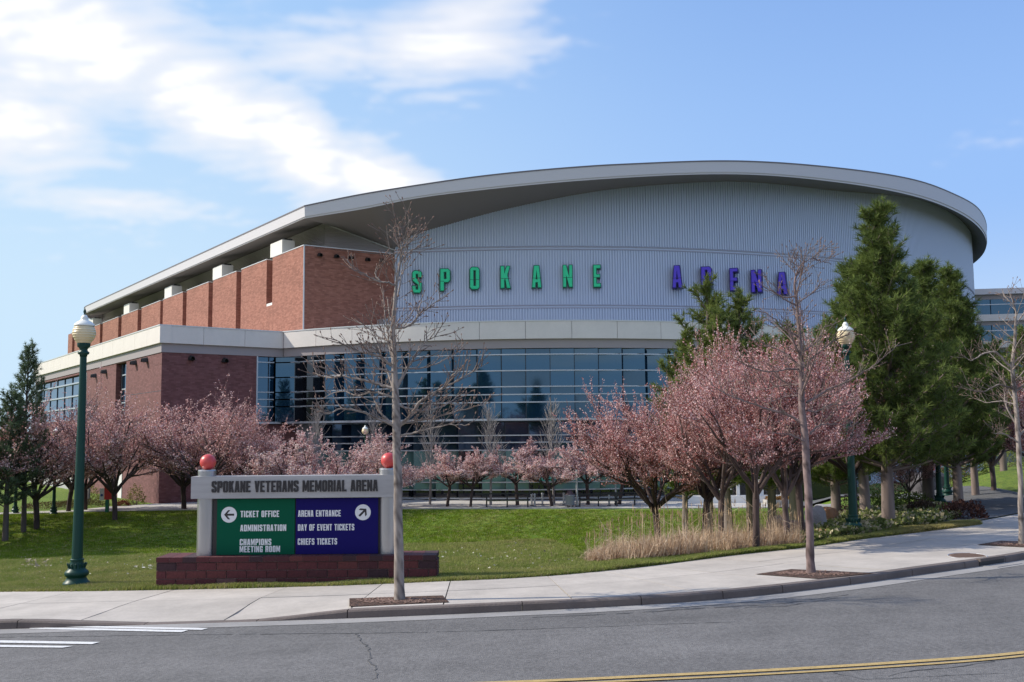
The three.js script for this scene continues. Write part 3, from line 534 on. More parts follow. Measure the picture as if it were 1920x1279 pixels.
  part(arena, 'window_frame', L(w0 - 0.02, w0 + 0.42, wy0 - 0.7, wy1, backing - 0.06, 0.03).geo(), M.white);
  part(arena, 'window_jamb', L(w0, LEN - 0.1, wy0, wy1, -0.62, -0.52).geo(), M.inside);
  const wRows = [wy0, 2.45, 3.45, 4.5, wy1];
  for (let t = w0 + 0.42, i = 0; t < LEN - 2; t += 3, i++) { for (let j = 0; j < 4; j++) pane(t + 0.03, t + 2.97, wRows[j] + 0.05, wRows[j + 1] - 0.05, M.glassUp); part(arena, 'mullion', L(t + 2.965, t + 3.025, wy0, wy1, backing - 0.02, backing + 0.08).geo(), M.darkMullion); }
  for (const y of wRows.slice(0, 4)) part(arena, 'mullion', L(w0 + 0.4, LEN - 0.2, y - 0.05, y + 0.07, backing - 0.01, backing + 0.2).geo(), M.mullion);
  // grey wall panels low on the far end of the left wall
  const g0 = tOf(140, 900); for (let t = g0, i = 0; t < LEN - 1; t += 2.4, i++) for (let j = 0; j < 2; j++) part(arena, 'wall_panel', L(t + 0.015, t + 2.385, j ? -2.4 : FLOOR, j ? -0.9 : -2.43, 0.01, 0.09).geo(), M.greyPanel);
  part(arena, 'door', L(tOf(229, 910), tOf(222, 910), FLOOR, -2.2, 0.002, 0.05).geo(), M.white);
  // back side, roof over the low block and the curved front
  part(arena, 'back_wall', slab(back(far), back(C0), -0.3, 0, FLOOR, BT).geo(), M.inside);
  part(arena, 'end_wall', slab(back(far), far, -0.3, 0, FLOOR, BT).geo(), M.inside);
  const roof = [along(C0, lU, 0.3), along(D0, lU, 0.3)];
  for (let a = aStart + 0.02; a <= aEnd; a += 0.04) roof.push([RC[0] + (RR - 0.3) * Math.sin(a), RC[1] - (RR - 0.3) * Math.cos(a)]);
  roof.push([31, 84], [20, 110], [-10, 130], far);
  part(arena, 'low_roof', prism(roof, BT - 0.16, BT - 0.08).geo(), M.roof);
}
{
  // --- curved front: band, strip, glass
  const pitch = 0.0955, a0 = aStart + 0.006;
  for (let a = a0; a < aEnd; a += pitch) part(arena, 'band_panel', arcBand(RC, RR - 0.35, RR + 0.0, a + 0.0005, Math.min(a + pitch - 0.0005, aEnd), BB + 0.002, BT - 0.002, 4).geo(0.3), M.band);
  part(arena, 'band_backing', arcBand(RC, RR - 0.33, RR - 0.05, aStart, aEnd, BB + 0.012, BT - 0.03, 40).geo(0.3), M.strip);
  part(arena, 'band_cap', arcBand(RC, RR - 0.4, RR + 0.03, aStart, aEnd, BT + 0.002, BT + 0.072, 40).geo(0.3), M.cap);
  part(arena, 'light_strip', arcBand(RC, RR - 0.6, RR - 0.18, aStart, aEnd, ST + 0.002, BB - 0.004, 40).geo(0.3), M.strip);
  const up = [0.92, 1.97, 2.45, 2.93, 3.92, 4.92, ST], low = [-4.05, -3.93, -3.42, -2.95, -1.97, -0.97, -0.5, -0.06, 0.78];
  const gR = RR - 0.32, lR = RR - 0.95, step = 0.0505, base = 0.0215, r = rng(5);
  const colsUp = [], colsLow = []; for (let k = -13; k < 16; k++) { const b = base + k * step; if (b + step > aStart + 0.04 && b < aEnd) colsUp.push([Math.max(b, aStart + 0.035), b + step]); const q = base + 0.0045 + k * step * 1.0; if (q + step > aStart + 0.09 && q < aEnd) colsLow.push([Math.max(q, aStart + 0.09), q + step]); }
  const pg = new Map();
  const panel = (name, R, a0, a1, y0, y1, m, flat) => {
    const w = 2 * R * Math.sin((a1 - a0) / 2) - 0.03, h = y1 - y0, key = w.toFixed(3) + '/' + h.toFixed(3); if (!pg.has(key)) pg.set(key, new THREE.PlaneGeometry(w, h));
    const o = part(arena, name, pg.get(key), m), a = (a0 + a1) / 2; o.position.set(...P3(RC[0] + R * Math.sin(a), (y0 + y1) / 2, RC[1] - R * Math.cos(a))); o.rotation.set((r() - 0.5) * 0.011, -a + (r() - 0.5) * 0.011, 0, 'YXZ'); return o;
  };
  const seen = 0.42, rest = [];
  for (const [b, e] of colsUp) {
    if (b > seen) { rest.push(arcBand(RC, gR - 0.01, gR, b, e, up[0], ST, 2).geo()); continue; }
    for (let j = 0; j < up.length - 1; j++) panel('glass_pane', gR, b, e, up[j] + 0.04, up[j + 1] - 0.04, b < aStart + 0.12 ? M.glassDark : r() < 0.22 ? M.glassGrey : M.glassUp);  // reflection of the dark block painted into the corner panes as dark glass
    part(arena, 'mullion', arcBand(RC, gR - 0.06, gR + 0.025, e - 0.0007, e + 0.0007, up[0], ST, 1).geo(), M.darkMullion);
  }
  for (const y of up.slice(1, -1)) part(arena, 'mullion', arcBand(RC, gR - 0.03, gR + 0.10, aStart + 0.02, aEnd, y - 0.035, y + 0.035, 40).geo(0.3), M.mullion);
  part(arena, 'window_ledge', arcBand(RC, gR - 0.3, gR + 0.14, aStart + 0.01, aEnd, up[0] - 0.08, up[0] + 0.05, 40).geo(0.3), M.mullion);
  part(arena, 'overhang', arcBand(RC, lR - 0.2, gR + 0.06, aStart + 0.0, aEnd, 0.79, up[0] - 0.082, 40).geo(0.3), M.darkMullion);
  colsLow.forEach(([b, e], i) => {
    if (b > seen) { rest.push(arcBand(RC, lR - 0.01, lR, b, e, low[0], 0.78, 2).geo()); return; }
    for (let j = 0; j < low.length - 1; j++) {
      const yTop = low[j + 1], teal = yTop <= -0.96 && yTop > -3.9, dark = [3, 7, 10, 14].includes(i) && yTop <= -0.96;
      panel(j === 0 ? 'base_panel' : 'glass_pane', lR, b, e, low[j] + 0.035, yTop - 0.035, j === 0 ? M.greyPanel : dark || yTop <= -3.4 ? M.glassDark : teal ? M.glassTeal : M.glassLow);
    }
    part(arena, 'mullion', arcBand(RC, lR - 0.06, lR + 0.025, e - 0.0008, e + 0.0008, low[0], 0.78, 1).geo(), M.darkMullion);
  });
  const rg = part(arena, 'far_glazing', mergeGeometries(rest), M.glassUp); rg.userData.kind = 'stuff';
  for (const y of low.slice(1, -1)) part(arena, 'mullion', arcBand(RC, lR - 0.03, lR + 0.10, aStart + 0.09, aEnd, y - 0.035, y + 0.035, 40).geo(0.3), M.mullion);
  part(arena, 'sill', arcBand(RC, lR - 0.3, lR + 0.16, aStart + 0.09, aEnd, FLOOR, -4.06, 40).geo(0.3), M.greyPanel);
  // corner bay of glass at the end of the low block
  const p0 = along(C0, fV, gT), p1 = along(C0, fV, 7.15), bay = (t0, t1, y0, y1, m) => part(arena, 'glass_pane', slab(along(C0, fV, t0), along(C0, fV, t1), -0.20, -0.18, y0, y1).geo(), m);
  for (let j = 0; j < up.length - 1; j++) { bay(gT + 0.07, gT + 0.88, up[j] + 0.04, up[j + 1] - 0.04, M.glassUp); bay(gT + 0.92, 7.5, up[j] + 0.04, up[j + 1] - 0.04, M.glassUp); }
  const end = along(C0, fV, 7.5), b2 = [RC[0] + gR * Math.sin(aStart + 0.035), RC[1] - gR * Math.cos(aStart + 0.035)];
  for (let j = 0; j < up.length - 1; j++) part(arena, 'glass_pane', slab(end, b2, -0.20, -0.18, up[j] + 0.04, up[j + 1] - 0.04).geo(), M.glassUp);
  for (const y of up.slice(1, -1)) { part(arena, 'mullion', slab(p0, end, -0.21, -0.08, y - 0.034, y + 0.034).geo(), M.mullion); }
  part(arena, 'mullion', slab(along(C0, fV, gT - 0.02), along(C0, fV, gT + 0.07), -0.24, 0.03, up[0], ST).geo(), M.mullion);
  part(arena, 'mullion', slab(along(C0, fV, gT + 0.88), along(C0, fV, gT + 0.92), -0.22, -0.12, up[0], ST).geo(), M.darkMullion);
  part(arena, 'window_ledge', slab(p0, along(C0, fV, 8.0), -0.8, 0.02, up[0] - 0.082, up[0] + 0.05).geo(), M.mullion);
  part(arena, 'inner_wall', arcBand(RC, RR - 1.6, RR - 1.4, aStart - 0.02, aEnd, FLOOR, ST, 30).geo(), M.inside);
}
// --- upper hall: brick block, corrugated wall, roof
const WC = [1.3925, 122.406], WR = 50.434;
const K0 = [-14.55, 69.25], kT = 13.33;
const Wp = onCircle(740, 475, WC, WR);
{
  const kV = (() => { const d = [Wp[0] - K0[0], Wp[2] - K0[1]], L = Math.hypot(...d); return [d[0] / L, d[1] / L, L]; })();
  const tK = (px, py) => { const q = onPlane(px, py, K0, lU); return Math.hypot(q[0] - K0[0], q[2] - K0[1]); };
  const LU = (t0, t1, y0, y1, o0, o1, tb) => slab(along(K0, lU, t1), along(K0, lU, t0), o0, o1, y0, y1, tb);
  const slits = [[451, 442], [398, 390], [349, 342], [305, 300], [265, 258], [228, 222], [193, 188]].map(([a, b]) => [tK(a, 600), tK(b, 600)]);
  const first = [tK(510, 575), tK(499, 575)], endT = tK(129, 650);
  const yB = 5.6, last = slits[slits.length - 1][1];
  // brick panels between the slits
  const edges = [0, ...slits.flat()], more = []; for (let t = last, w = 7.2; t < endT - 2; t += w) more.push([t, Math.min(t + w - 1.2, endT)]);
  const spans = []; for (let i = 0; i < edges.length - 1; i += 2) spans.push([edges[i], edges[i + 1]]); spans.push(...more);
  spans.forEach(([a, b], i) => {
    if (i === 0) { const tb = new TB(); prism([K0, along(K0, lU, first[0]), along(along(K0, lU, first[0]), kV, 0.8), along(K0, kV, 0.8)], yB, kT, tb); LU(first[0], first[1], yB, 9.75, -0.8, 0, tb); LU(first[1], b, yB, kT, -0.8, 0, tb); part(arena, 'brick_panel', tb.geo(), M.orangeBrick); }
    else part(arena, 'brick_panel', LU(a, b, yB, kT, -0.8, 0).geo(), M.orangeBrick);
    for (const [s, e] of i === 0 ? [[-0.02, first[0]], [first[1], b]] : [[a, b]]) part(arena, 'coping', LU(s, e, kT, kT + 0.06, -0.8, 0.03).geo(), M.cap);
  });
  part(arena, 'slit_sill', LU(first[0] + 0.01, first[1] - 0.01, 9.75, 9.95, -0.5, -0.02).geo(), M.pier);
  part(arena, 'slit_back', LU(0.5, endT, yB, kT - 0.1, -1.25, -0.95).geo(), M.orangeBrick);
  part(arena, 'end_tower', LU(endT - 2.5, endT, FLOOR, kT + 0.2, -6, 0.12).geo(), M.orangeBrick);
  part(arena, 'front_brick_wall', slab(along(K0, kV, 0.8), along(K0, kV, kV[2] + 0.4), -0.8, 0, yB, kT - 0.002).geo(), M.orangeBrick);
  part(arena, 'coping', slab(K0, along(K0, kV, kV[2] + 0.3), -0.8, 0.03, kT + 0.002, kT + 0.062).geo(), M.cap);
  part(arena, 'corner_trim', slab(along(K0, kV, -0.02), along(K0, kV, 0.07), -0.01, 0.025, yB, kT).geo(), M.cap);
  part(arena, 'roof_hatch', slab(along(K0, kV, kV[2] - 1.45), along(K0, kV, kV[2] - 0.55), 0.1, 1.2, BT - 0.1, 8.35).geo(), M.steel);
  // piers standing on the wall head
  const pierPx = [[528.5, 448], [415.5, 500], [321, 560], [242, 580], [174, 600], [120, 620]];
  const ps = pierPx.slice(0, 5).map(([a, b]) => tK(a, b)); ps.push(ps[4] + 15.3);
  for (const t of ps) { if (t + 2.3 > endT) continue; const o = part(arena, 'pier', LU(t, t + 2.25, kT + 0.062, 14.42, -1.0, -0.02).geo(), M.pier); part(arena, 'pier_shadow', LU(t + 0.2, t + 2.05, 14.421, 14.57, -0.9, -0.3).geo(), M.black); }  // black block on each pier stands for the shadow under the eave
  // louvred wall set back under the eave
  const s = 2.98, L0 = along(along(K0, lU, s), fV, s), Lend = along(Wp.length ? [Wp[0], Wp[2]] : K0, lU, s * 0.2), lTop = ray(607, 418.5)[1] * L0[1];
  const lt = new TB(), slat = (a, b, y0, y1) => { const n = Math.round((y1 - y0) / 0.13); for (let i = 0; i < n; i++) { const y = lerp(y0, y1, i / n), e = (y1 - y0) / n; const L = Math.hypot(b[0] - a[0], b[1] - a[1]), nn = [(b[1] - a[1]) / L, -(b[0] - a[0]) / L], p = (q, o, h) => V(q[0] + nn[0] * o, h, q[1] + nn[1] * o); lt.quad(p(a, 0.09, y), p(b, 0.09, y), p(b, 0, y + e), p(a, 0, y + e)); lt.quad(p(a, 0, y), p(b, 0, y), p(b, 0.09, y), p(a, 0.09, y)); } };
  slat(along(L0, lU, endT - 4), L0, kT - 0.4, lTop + 0.3); slat(L0, [Wp[0] + 0.3, Wp[2] + 0.35], kT - 0.4, lTop + 0.3);
  const lv = part(arena, 'louver', lt.geo(), M.louver); lv.userData.kind = 'stuff';
  part(arena, 'wall_head', prism([along(K0, kV, 0.7), along(K0, kV, kV[2] + 0.2), [Wp[0] + 0.3, Wp[2] + 0.6], L0, along(L0, lU, endT - 4), along(along(K0, lU, endT), fV, 0.6)], kT - 0.12, kT - 0.05).geo(), M.roof);

  // corrugated wall: three tiers between two flashings
  const H1 = 9.2, H2 = 13.5, ang = (q) => Math.atan2(q[0] - WC[0], WC[1] - q[2]);
  const topPx = [[742, 466], [763, 446.7], [847, 420], [947, 393], [1113, 360], [1250, 346], [1383, 341], [1575, 359], [1718, 373.4], [1790, 404.6], [1815, 430]].map((q) => onCircle(...q, WC, WR));
  const topTab = topPx.map((q) => [ang(q), q[1]]); topTab[0][1] = Math.max(topTab[0][1], 13.65);
  topTab.push([1.25, 19.9], [1.7, 19.8]);
  const wTop = (a) => interp(topTab, a), w0 = ang(Wp), w1 = 1.65;
  const tiers = [[(a) => (a > 0.56 ? FLOOR : BT - 0.15), () => H1 - 0.13], [() => H1 + 0.13, () => H2 - 0.15], [() => H2 + 0.15, (a) => Math.max(wTop(a) + 0.25, H2 + 0.2)]];
  const ribs = Math.round((w1 - w0) * WR / 0.20), prof = [[0, 0], [0.34, 0], [0.42, 0.11], [0.86, 0.11], [0.94, 0]];
  for (const [lo, hi] of tiers) {
    const tb = new TB(), q = []; for (let i = 0; i < ribs; i++) for (const [f, o] of prof) q.push([lerp(w0, w1, (i + f) / ribs), o]);
    const p = ([a, o], y) => V(WC[0] + (WR + o) * Math.sin(a), y, WC[1] - (WR + o) * Math.cos(a));
    for (let i = 0; i < q.length - 1; i++) { const u0 = q[i][0] * WR, u1 = q[i + 1][0] * WR; tb.quad(p(q[i], lo(q[i][0])), p(q[i + 1], lo(q[i + 1][0])), p(q[i + 1], hi(q[i + 1][0])), p(q[i], hi(q[i][0])), [[u0, lo(q[i][0])], [u1, lo(q[i][0])], [u1, hi(q[i][0])], [u0, hi(q[i][0])]]); }
    part(arena, 'metal_cladding', tb.geo(), M.metal);
  }
  for (const H of [H1, H2]) { for (const e of [-0.13, 0.06]) part(arena, 'flashing', arcBand(WC, WR - 0.05, WR + 0.10, w0, w1, H + e, H + e + 0.07, 90).geo(0.3), M.seam); part(arena, 'flashing_back', arcBand(WC, WR - 0.06, WR + 0.03, w0, w1, H - 0.15, H + 0.15, 90).geo(0.3), M.metal); }
  // roof rim: an arch in plan whose edge climbs from the left corner to the right
  const A = [ray(571.7, 385)[0] * 68, 68], EC = (() => { const R2 = 56, tr = 0.4825, n = [1 / Math.hypot(1, tr), -tr / Math.hypot(1, tr)]; let best = [1e9]; for (let th = 0; th < 6.2832; th += 0.0002) { const c = [A[0] + R2 * Math.cos(th), A[1] + R2 * Math.sin(th)], e = Math.abs(-(c[0] * n[0] + c[1] * n[1]) - R2); if (c[1] > 90 && e < best[0]) best = [e, c]; } return { c: best[1], R: R2 }; })();
  const ra = (q) => Math.atan2(q[0] - EC.c[0], EC.c[1] - q[2]);
  const rt = [[571.7, 385], [680, 363], [780, 346.7], [913, 328], [1113, 310], [1191.7, 306], [1383, 301], [1575, 314.5], [1718.7, 337.5], [1790.6, 364], [1833.7, 390]].map((q) => { const h = onCircle(...q, EC.c, EC.R); return [ra(h), h[1]]; });
  const rb = [[573, 409], [680, 391.7], [780, 371.7], [913, 355], [1113, 336.7], [1383, 326.5], [1575, 342], [1718.7, 368.6], [1790.6, 395]].map((q) => { const h = onCircle(...q, EC.c, EC.R); return [ra(h), h[1]]; });
  rt.push([1.15, 20.2], [1.8, 20.0]); rb.push([1.15, 18.6], [1.8, 18.5]);
  const r0 = rt[0][0], r1 = 1.75, N = 120, rim = (a, o, y) => V(EC.c[0] + (EC.R + o) * Math.sin(a), y, EC.c[1] - (EC.R + o) * Math.cos(a));
  const eDir = [-0.583, 0.8125], yT = rt[0][1], yBm = rb[0][1];
  const farE = (() => { const q = onPlane(163, 573, A, eDir); return Math.hypot(q[0] - A[0], q[2] - A[1]); })();
  const eave = []; for (let i = 0; i <= 20; i++) eave.push(along(A, eDir, farE * i / 20)); for (let i = 1; i <= 14; i++) { const t = i / 14 * 1.5; eave.push([A[0] + eDir[0] * (farE + 8 * Math.sin(t)) + fV[0] * 5 * (1 - Math.cos(t)), A[1] + eDir[1] * (farE + 8 * Math.sin(t)) + fV[1] * 5 * (1 - Math.cos(t))]); }
  const fas = new TB(), drip = new TB(), sof = new TB(), fas2 = new TB(), drip2 = new TB(), sof2 = new TB();
  const wallPt = (a, o = 0) => { // point under the roof where the soffit ends, seen from the centre of the hall
    if (a >= w0) return V(WC[0] + (WR - 0.02) * Math.sin(a), wTop(a), WC[1] - (WR - 0.02) * Math.cos(a));
    const d = [Math.sin(a), -Math.cos(a)], p = L0, q = [Wp[0], Wp[2]], u = [q[0] - p[0], q[1] - p[1]], den = d[0] * u[1] - d[1] * u[0], t = ((p[0] - WC[0]) * u[1] - (p[1] - WC[1]) * u[0]) / den, X = WC[0] + d[0] * t, D = WC[1] + d[1] * t, f = clamp(Math.hypot(X - p[0], D - p[1]) / Math.hypot(...u), 0, 1); return V(X, lerp(lTop, 13.65, f), D);
  };
  const aL0 = Math.atan2(L0[0] - WC[0], WC[1] - L0[1]);
  for (let i = 0; i < N; i++) {
    const a = lerp(r0, r1, i / N), b = lerp(r0, r1, (i + 1) / N), ta = interp(rt, a), tb2 = interp(rt, b), ba = interp(rb, a), bb = interp(rb, b), ua = a * EC.R, ub = b * EC.R;
    const cutA = lerp(ba, ta, 0.13), cutB = lerp(bb, tb2, 0.13);
    fas.quad(rim(a, 0, cutA), rim(b, 0, cutB), rim(b, 0.02, tb2 - 0.09), rim(a, 0.02, ta - 0.09), [[ua, 0], [ub, 0], [ub, 1], [ua, 1]]);
    fas.quad(rim(a, -0.06, ba), rim(b, -0.06, bb), rim(b, -0.06, cutB), rim(a, -0.06, cutA)).quad(rim(a, -0.06, cutA), rim(b, -0.06, cutB), rim(b, 0, cutB), rim(a, 0, cutA));
    drip.quad(rim(a, 0.05, ta - 0.09), rim(b, 0.05, tb2 - 0.09), rim(b, 0.05, tb2), rim(a, 0.05, ta)).quad(rim(a, 0, ta - 0.09), rim(b, 0, tb2 - 0.09), rim(b, 0.05, tb2 - 0.09), rim(a, 0.05, ta - 0.09)).quad(rim(a, 0.05, ta), rim(b, 0.05, tb2), rim(b, -0.4, tb2 + 0.02), rim(a, -0.4, ta + 0.02));
    const wa = lerp(aL0, r1, (a - r0) / (r1 - r0)), wb = lerp(aL0, r1, (b - r0) / (r1 - r0));
    sof.quad(rim(a, -0.06, ba), wallPt(wa), wallPt(wb), rim(b, -0.06, bb), [[ua, 0], [ua, 6], [ub, 6], [ub, 0]]);
  }
  const lAt = (f) => { const q = along(L0, lU, f); return V(q[0], lTop, q[1]); };
  for (let i = 0, run = 0; i < eave.length - 1; i++) {
    const a = eave[i], b = eave[i + 1], L = Math.hypot(b[0] - a[0], b[1] - a[1]), n = [-(b[1] - a[1]) / L, (b[0] - a[0]) / L], o = (p, k, y) => V(p[0] + n[0] * k, y, p[1] + n[1] * k), cut = lerp(yBm, yT, 0.13);
    fas2.quad(o(a, 0, cut), o(b, 0, cut), o(b, 0.02, yT - 0.09), o(a, 0.02, yT - 0.09), [[run, 0], [run + L, 0], [run + L, 1], [run, 1]]).quad(o(a, -0.06, yBm), o(b, -0.06, yBm), o(b, -0.06, cut), o(a, -0.06, cut)).quad(o(a, -0.06, cut), o(b, -0.06, cut), o(b, 0, cut), o(a, 0, cut));
    drip2.quad(o(a, 0.05, yT - 0.09), o(b, 0.05, yT - 0.09), o(b, 0.05, yT), o(a, 0.05, yT)).quad(o(a, 0, yT - 0.09), o(b, 0, yT - 0.09), o(b, 0.05, yT - 0.09), o(a, 0.05, yT - 0.09)).quad(o(a, 0.05, yT), o(b, 0.05, yT), o(b, -0.4, yT + 0.02), o(a, -0.4, yT + 0.02));
    const f0 = Math.min(endT - 3, farE * i / 20 * 1.04), f1 = Math.min(endT - 3, farE * (i + 1) / 20 * 1.04);
    sof2.quad(V(a[0], yBm, a[1]), V(b[0], yBm, b[1]), lAt(f1), lAt(f0), [[run, 0], [run + L, 0], [run + L, 3], [run, 3]]); run += L;
  }
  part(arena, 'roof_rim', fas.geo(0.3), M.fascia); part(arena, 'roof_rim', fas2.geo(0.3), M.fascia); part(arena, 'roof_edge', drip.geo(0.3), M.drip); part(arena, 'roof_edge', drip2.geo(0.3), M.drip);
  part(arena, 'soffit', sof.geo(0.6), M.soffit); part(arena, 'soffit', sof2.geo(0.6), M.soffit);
  part(arena, 'soffit_trim', new THREE.TubeGeometry(new THREE.LineCurve3(V(L0[0], lTop - 0.02, L0[1]), V(Wp[0], 13.63, Wp[2] - 0.05)), 2, 0.06, 6), M.cap);
  // roof sheet over everything
  const out = [], hs = []; for (let i = 0; i <= 60; i++) { const a = lerp(r0, r1, i / 60); out.push(new THREE.Vector2(EC.c[0] + EC.R * Math.sin(a), EC.c[1] - EC.R * Math.cos(a))); hs.push(interp(rt, a)); }
  for (const q of [...eave].reverse()) { out.push(new THREE.Vector2(q[0], q[1])); hs.push(yT); }
  const rf = new TB(); for (const [i, j, k] of THREE.ShapeUtils.triangulateShape(out, [])) rf.tri(V(out[i].x, hs[i] + 0.01, out[i].y), V(out[j].x, hs[j] + 0.01, out[j].y), V(out[k].x, hs[k] + 0.01, out[k].y));
  part(arena, 'roof', rf.geo(), M.roof);
  // cowled wall lights
  const cowl = new TB(); { const n = 8, w = 0.20, d = 0.32, h = 0.28; for (let i = 0; i < n; i++) { const a = i / n * Math.PI, b = (i + 1) / n * Math.PI, p = (t, z, k) => new THREE.Vector3(Math.cos(t) * w * k, Math.sin(t) * h * k, z); cowl.quad(p(a, 0, 1), p(b, 0, 1), p(b, d, 0.75), p(a, d, 0.75)).quad(p(b, 0, 0.9), p(a, 0, 0.9), p(a, d, 0.66), p(b, d, 0.66)); cowl.tri(new THREE.Vector3(0, 0, 0.01), p(a, 0.01, 0.95), p(b, 0.01, 0.95)).quad(p(a, d, 0.75), p(b, d, 0.75), p(b, d, 0.66), p(a, d, 0.66)); } cowl.quad(new THREE.Vector3(-w, 0, 0), new THREE.Vector3(w, 0, 0), new THREE.Vector3(w * 0.75, -0.05, d * 0.9), new THREE.Vector3(-w * 0.75, -0.05, d * 0.9)); }
  const cg = cowl.geo(0.6), light = (p, dir, k = 1) => { const o = part(arena, 'wall_light', cg, M.black), n = [dir[1], -dir[0]]; o.position.set(...P3(p[0] + n[0] * 0.01, p[1], p[2] + n[1] * 0.01)); o.rotation.y = Math.atan2(n[0], -n[1]); o.scale.setScalar(k); };
  const lR = [-lU[0], -lU[1]];
  for (const q of [[255, 684], [276, 679], [180, 708], [199, 700.5]]) light(onPlane(...q, C0, lU), lR, 1.15);
  for (const q of [[358, 675], [421, 679]]) light(onPlane(...q, C0, fV), fV, 1.05);
  for (const q of [[599, 481], [630, 483.5], [657.5, 486], [688.5, 489.5], [714, 491]]) light(onPlane(...q, K0, kV), kV, 0.95);
}
{
  // --- entrance at the right end of the glass front: white posts on a pale plinth, dark doors
  const q = (px, py, d) => { const r = ray(px, py); return [r[0] * d, d]; }, d = 58.6;
  for (const [px, w] of [[1366, 0.2], [1385, 0.16], [1428, 0.26], [1449, 0.24], [1470, 0.28], [1492, 0.2]]) { const c = q(px, 930, d); part(arena, 'post', prism([[c[0] - w / 2, d], [c[0] + w / 2, d], [c[0] + w / 2, d + 0.2], [c[0] - w / 2, d + 0.2]], PLAZA, -2.2 + (px === 1366 ? 0.5 : 0)).geo(), M.white); }
  part(arena, 'plinth', prism([q(1290, 930, d - 0.3), q(1478, 930, d - 0.3), q(1478, 930, d + 0.5), q(1290, 930, d + 0.5)], PLAZA - 0.1, PLAZA + 0.42).geo(), M.white);
  part(arena, 'door_wall', prism([q(1280, 930, d + 0.6), q(1600, 930, d + 0.6), q(1600, 930, d + 0.9), q(1280, 930, d + 0.9)], PLAZA, -2.4).geo(), M.glassDark);
  for (const y of [-2.5, -2.9, -3.35]) part(arena, 'rail', prism([q(1285, 930, d + 0.5), q(1372, 930, d + 0.5), q(1372, 930, d + 0.59), q(1285, 930, d + 0.59)], y, y + 0.07).geo(), M.white);
}
// letters of the name, each on its own mounts before the metal wall
{
  const greenFace = mat({ color: new THREE.Color(0.012, 0.68, 0.30), roughness: 0.35 }), greenEdge = mat({ color: new THREE.Color(0.006, 0.13, 0.07), roughness: 0.5 });
  const blueFace = mat({ color: new THREE.Color(0.075, 0.035, 0.62), roughness: 0.35 }), blueEdge = mat({ color: new THREE.Color(0.022, 0.012, 0.14), roughness: 0.5 });
  const set = [['S', 780.3, 529.6, 17.5, 0], ['P', 833.5, 526, 18.8, 0], ['O', 889.2, 523, 18, 0], ['K', 947.5, 521, 18.8, 0], ['A', 1006, 520, 18, 0], ['N', 1064.7, 519, 18, 0], ['E', 1120, 518.8, 13.5, 0],
    ['A', 1271.5, 521.2, 18, 1], ['R', 1327, 523.4, 18.5, 1], ['E', 1379, 526.3, 14, 1], ['N', 1421.8, 529.2, 18, 1], ['A', 1470.5, 533.5, 17.5, 1]];
  const names = ['green letter S, first of the name on the grey metal wall', 'green letter P on the grey metal wall, second of the name', 'green letter O on the grey metal wall, third of the name', 'green letter K on the grey metal wall, between O and A', 'green letter A on the grey metal wall, between K and N', 'green letter N on the grey metal wall, between A and E', 'green letter E on the grey metal wall, last of the green word',
    'blue letter A on the grey metal wall, first of the blue word', 'blue letter R on the grey metal wall, behind the pine tip', 'blue letter E on the grey metal wall, in the middle of the blue word', 'blue letter N on the grey metal wall, fourth of the blue word', 'blue letter A on the grey metal wall, last of the blue word'];
  set.forEach(([ch, px, py, wpx, blue], i) => {
    const p = onCircle(px, py, WC, WR + 0.2), a = Math.atan2(p[0] - WC[0], WC[1] - p[2]), m = p[2] / FPX, H = 42.5 * m * 0.995, W = wpx * m / Math.cos(a + 0.02), gw = glyphW(ch), thick = blue ? 0.75 : 0.42;
    const o = thing(blue ? 'blue_letter' : 'green_letter', names[i], 'sign letter', P3(WC[0] + (WR + 0.1) * Math.sin(a), p[1] - H / 2, WC[1] - (WR + 0.1) * Math.cos(a)), -a, 'letters of the name on the arena front');
    const can = new THREE.ExtrudeGeometry(glyphShape(ch, W / gw, H / 22, -W / 2), { depth: thick, bevelEnabled: true, bevelThickness: 0.02, bevelSize: 0.05, bevelOffset: -0.02, bevelSegments: 1 }); part(o, 'can', can, blue ? blueEdge : greenEdge);
    const face = new THREE.ExtrudeGeometry(glyphShape(ch, W / gw, H / 22, -W / 2), { depth: 0.03, bevelEnabled: true, bevelThickness: 0.01, bevelSize: 0.015, bevelOffset: -0.04, bevelSegments: 1 }); face.translate(0, 0, thick + 0.02); part(o, 'face', face, blue ? blueFace : greenFace);
    const cut = new THREE.BoxGeometry(W * 1.0, 0.035, 0.02); cut.translate(0, H * 0.43, thick + 0.06); if (!'S'.includes(ch)) part(o, 'face_seam', ch === 'P' ? cut.clone().scale(0.4, 1, 1).translate(-W * 0.3, 0, 0) : cut, blue ? blueEdge : greenEdge);
  });
}
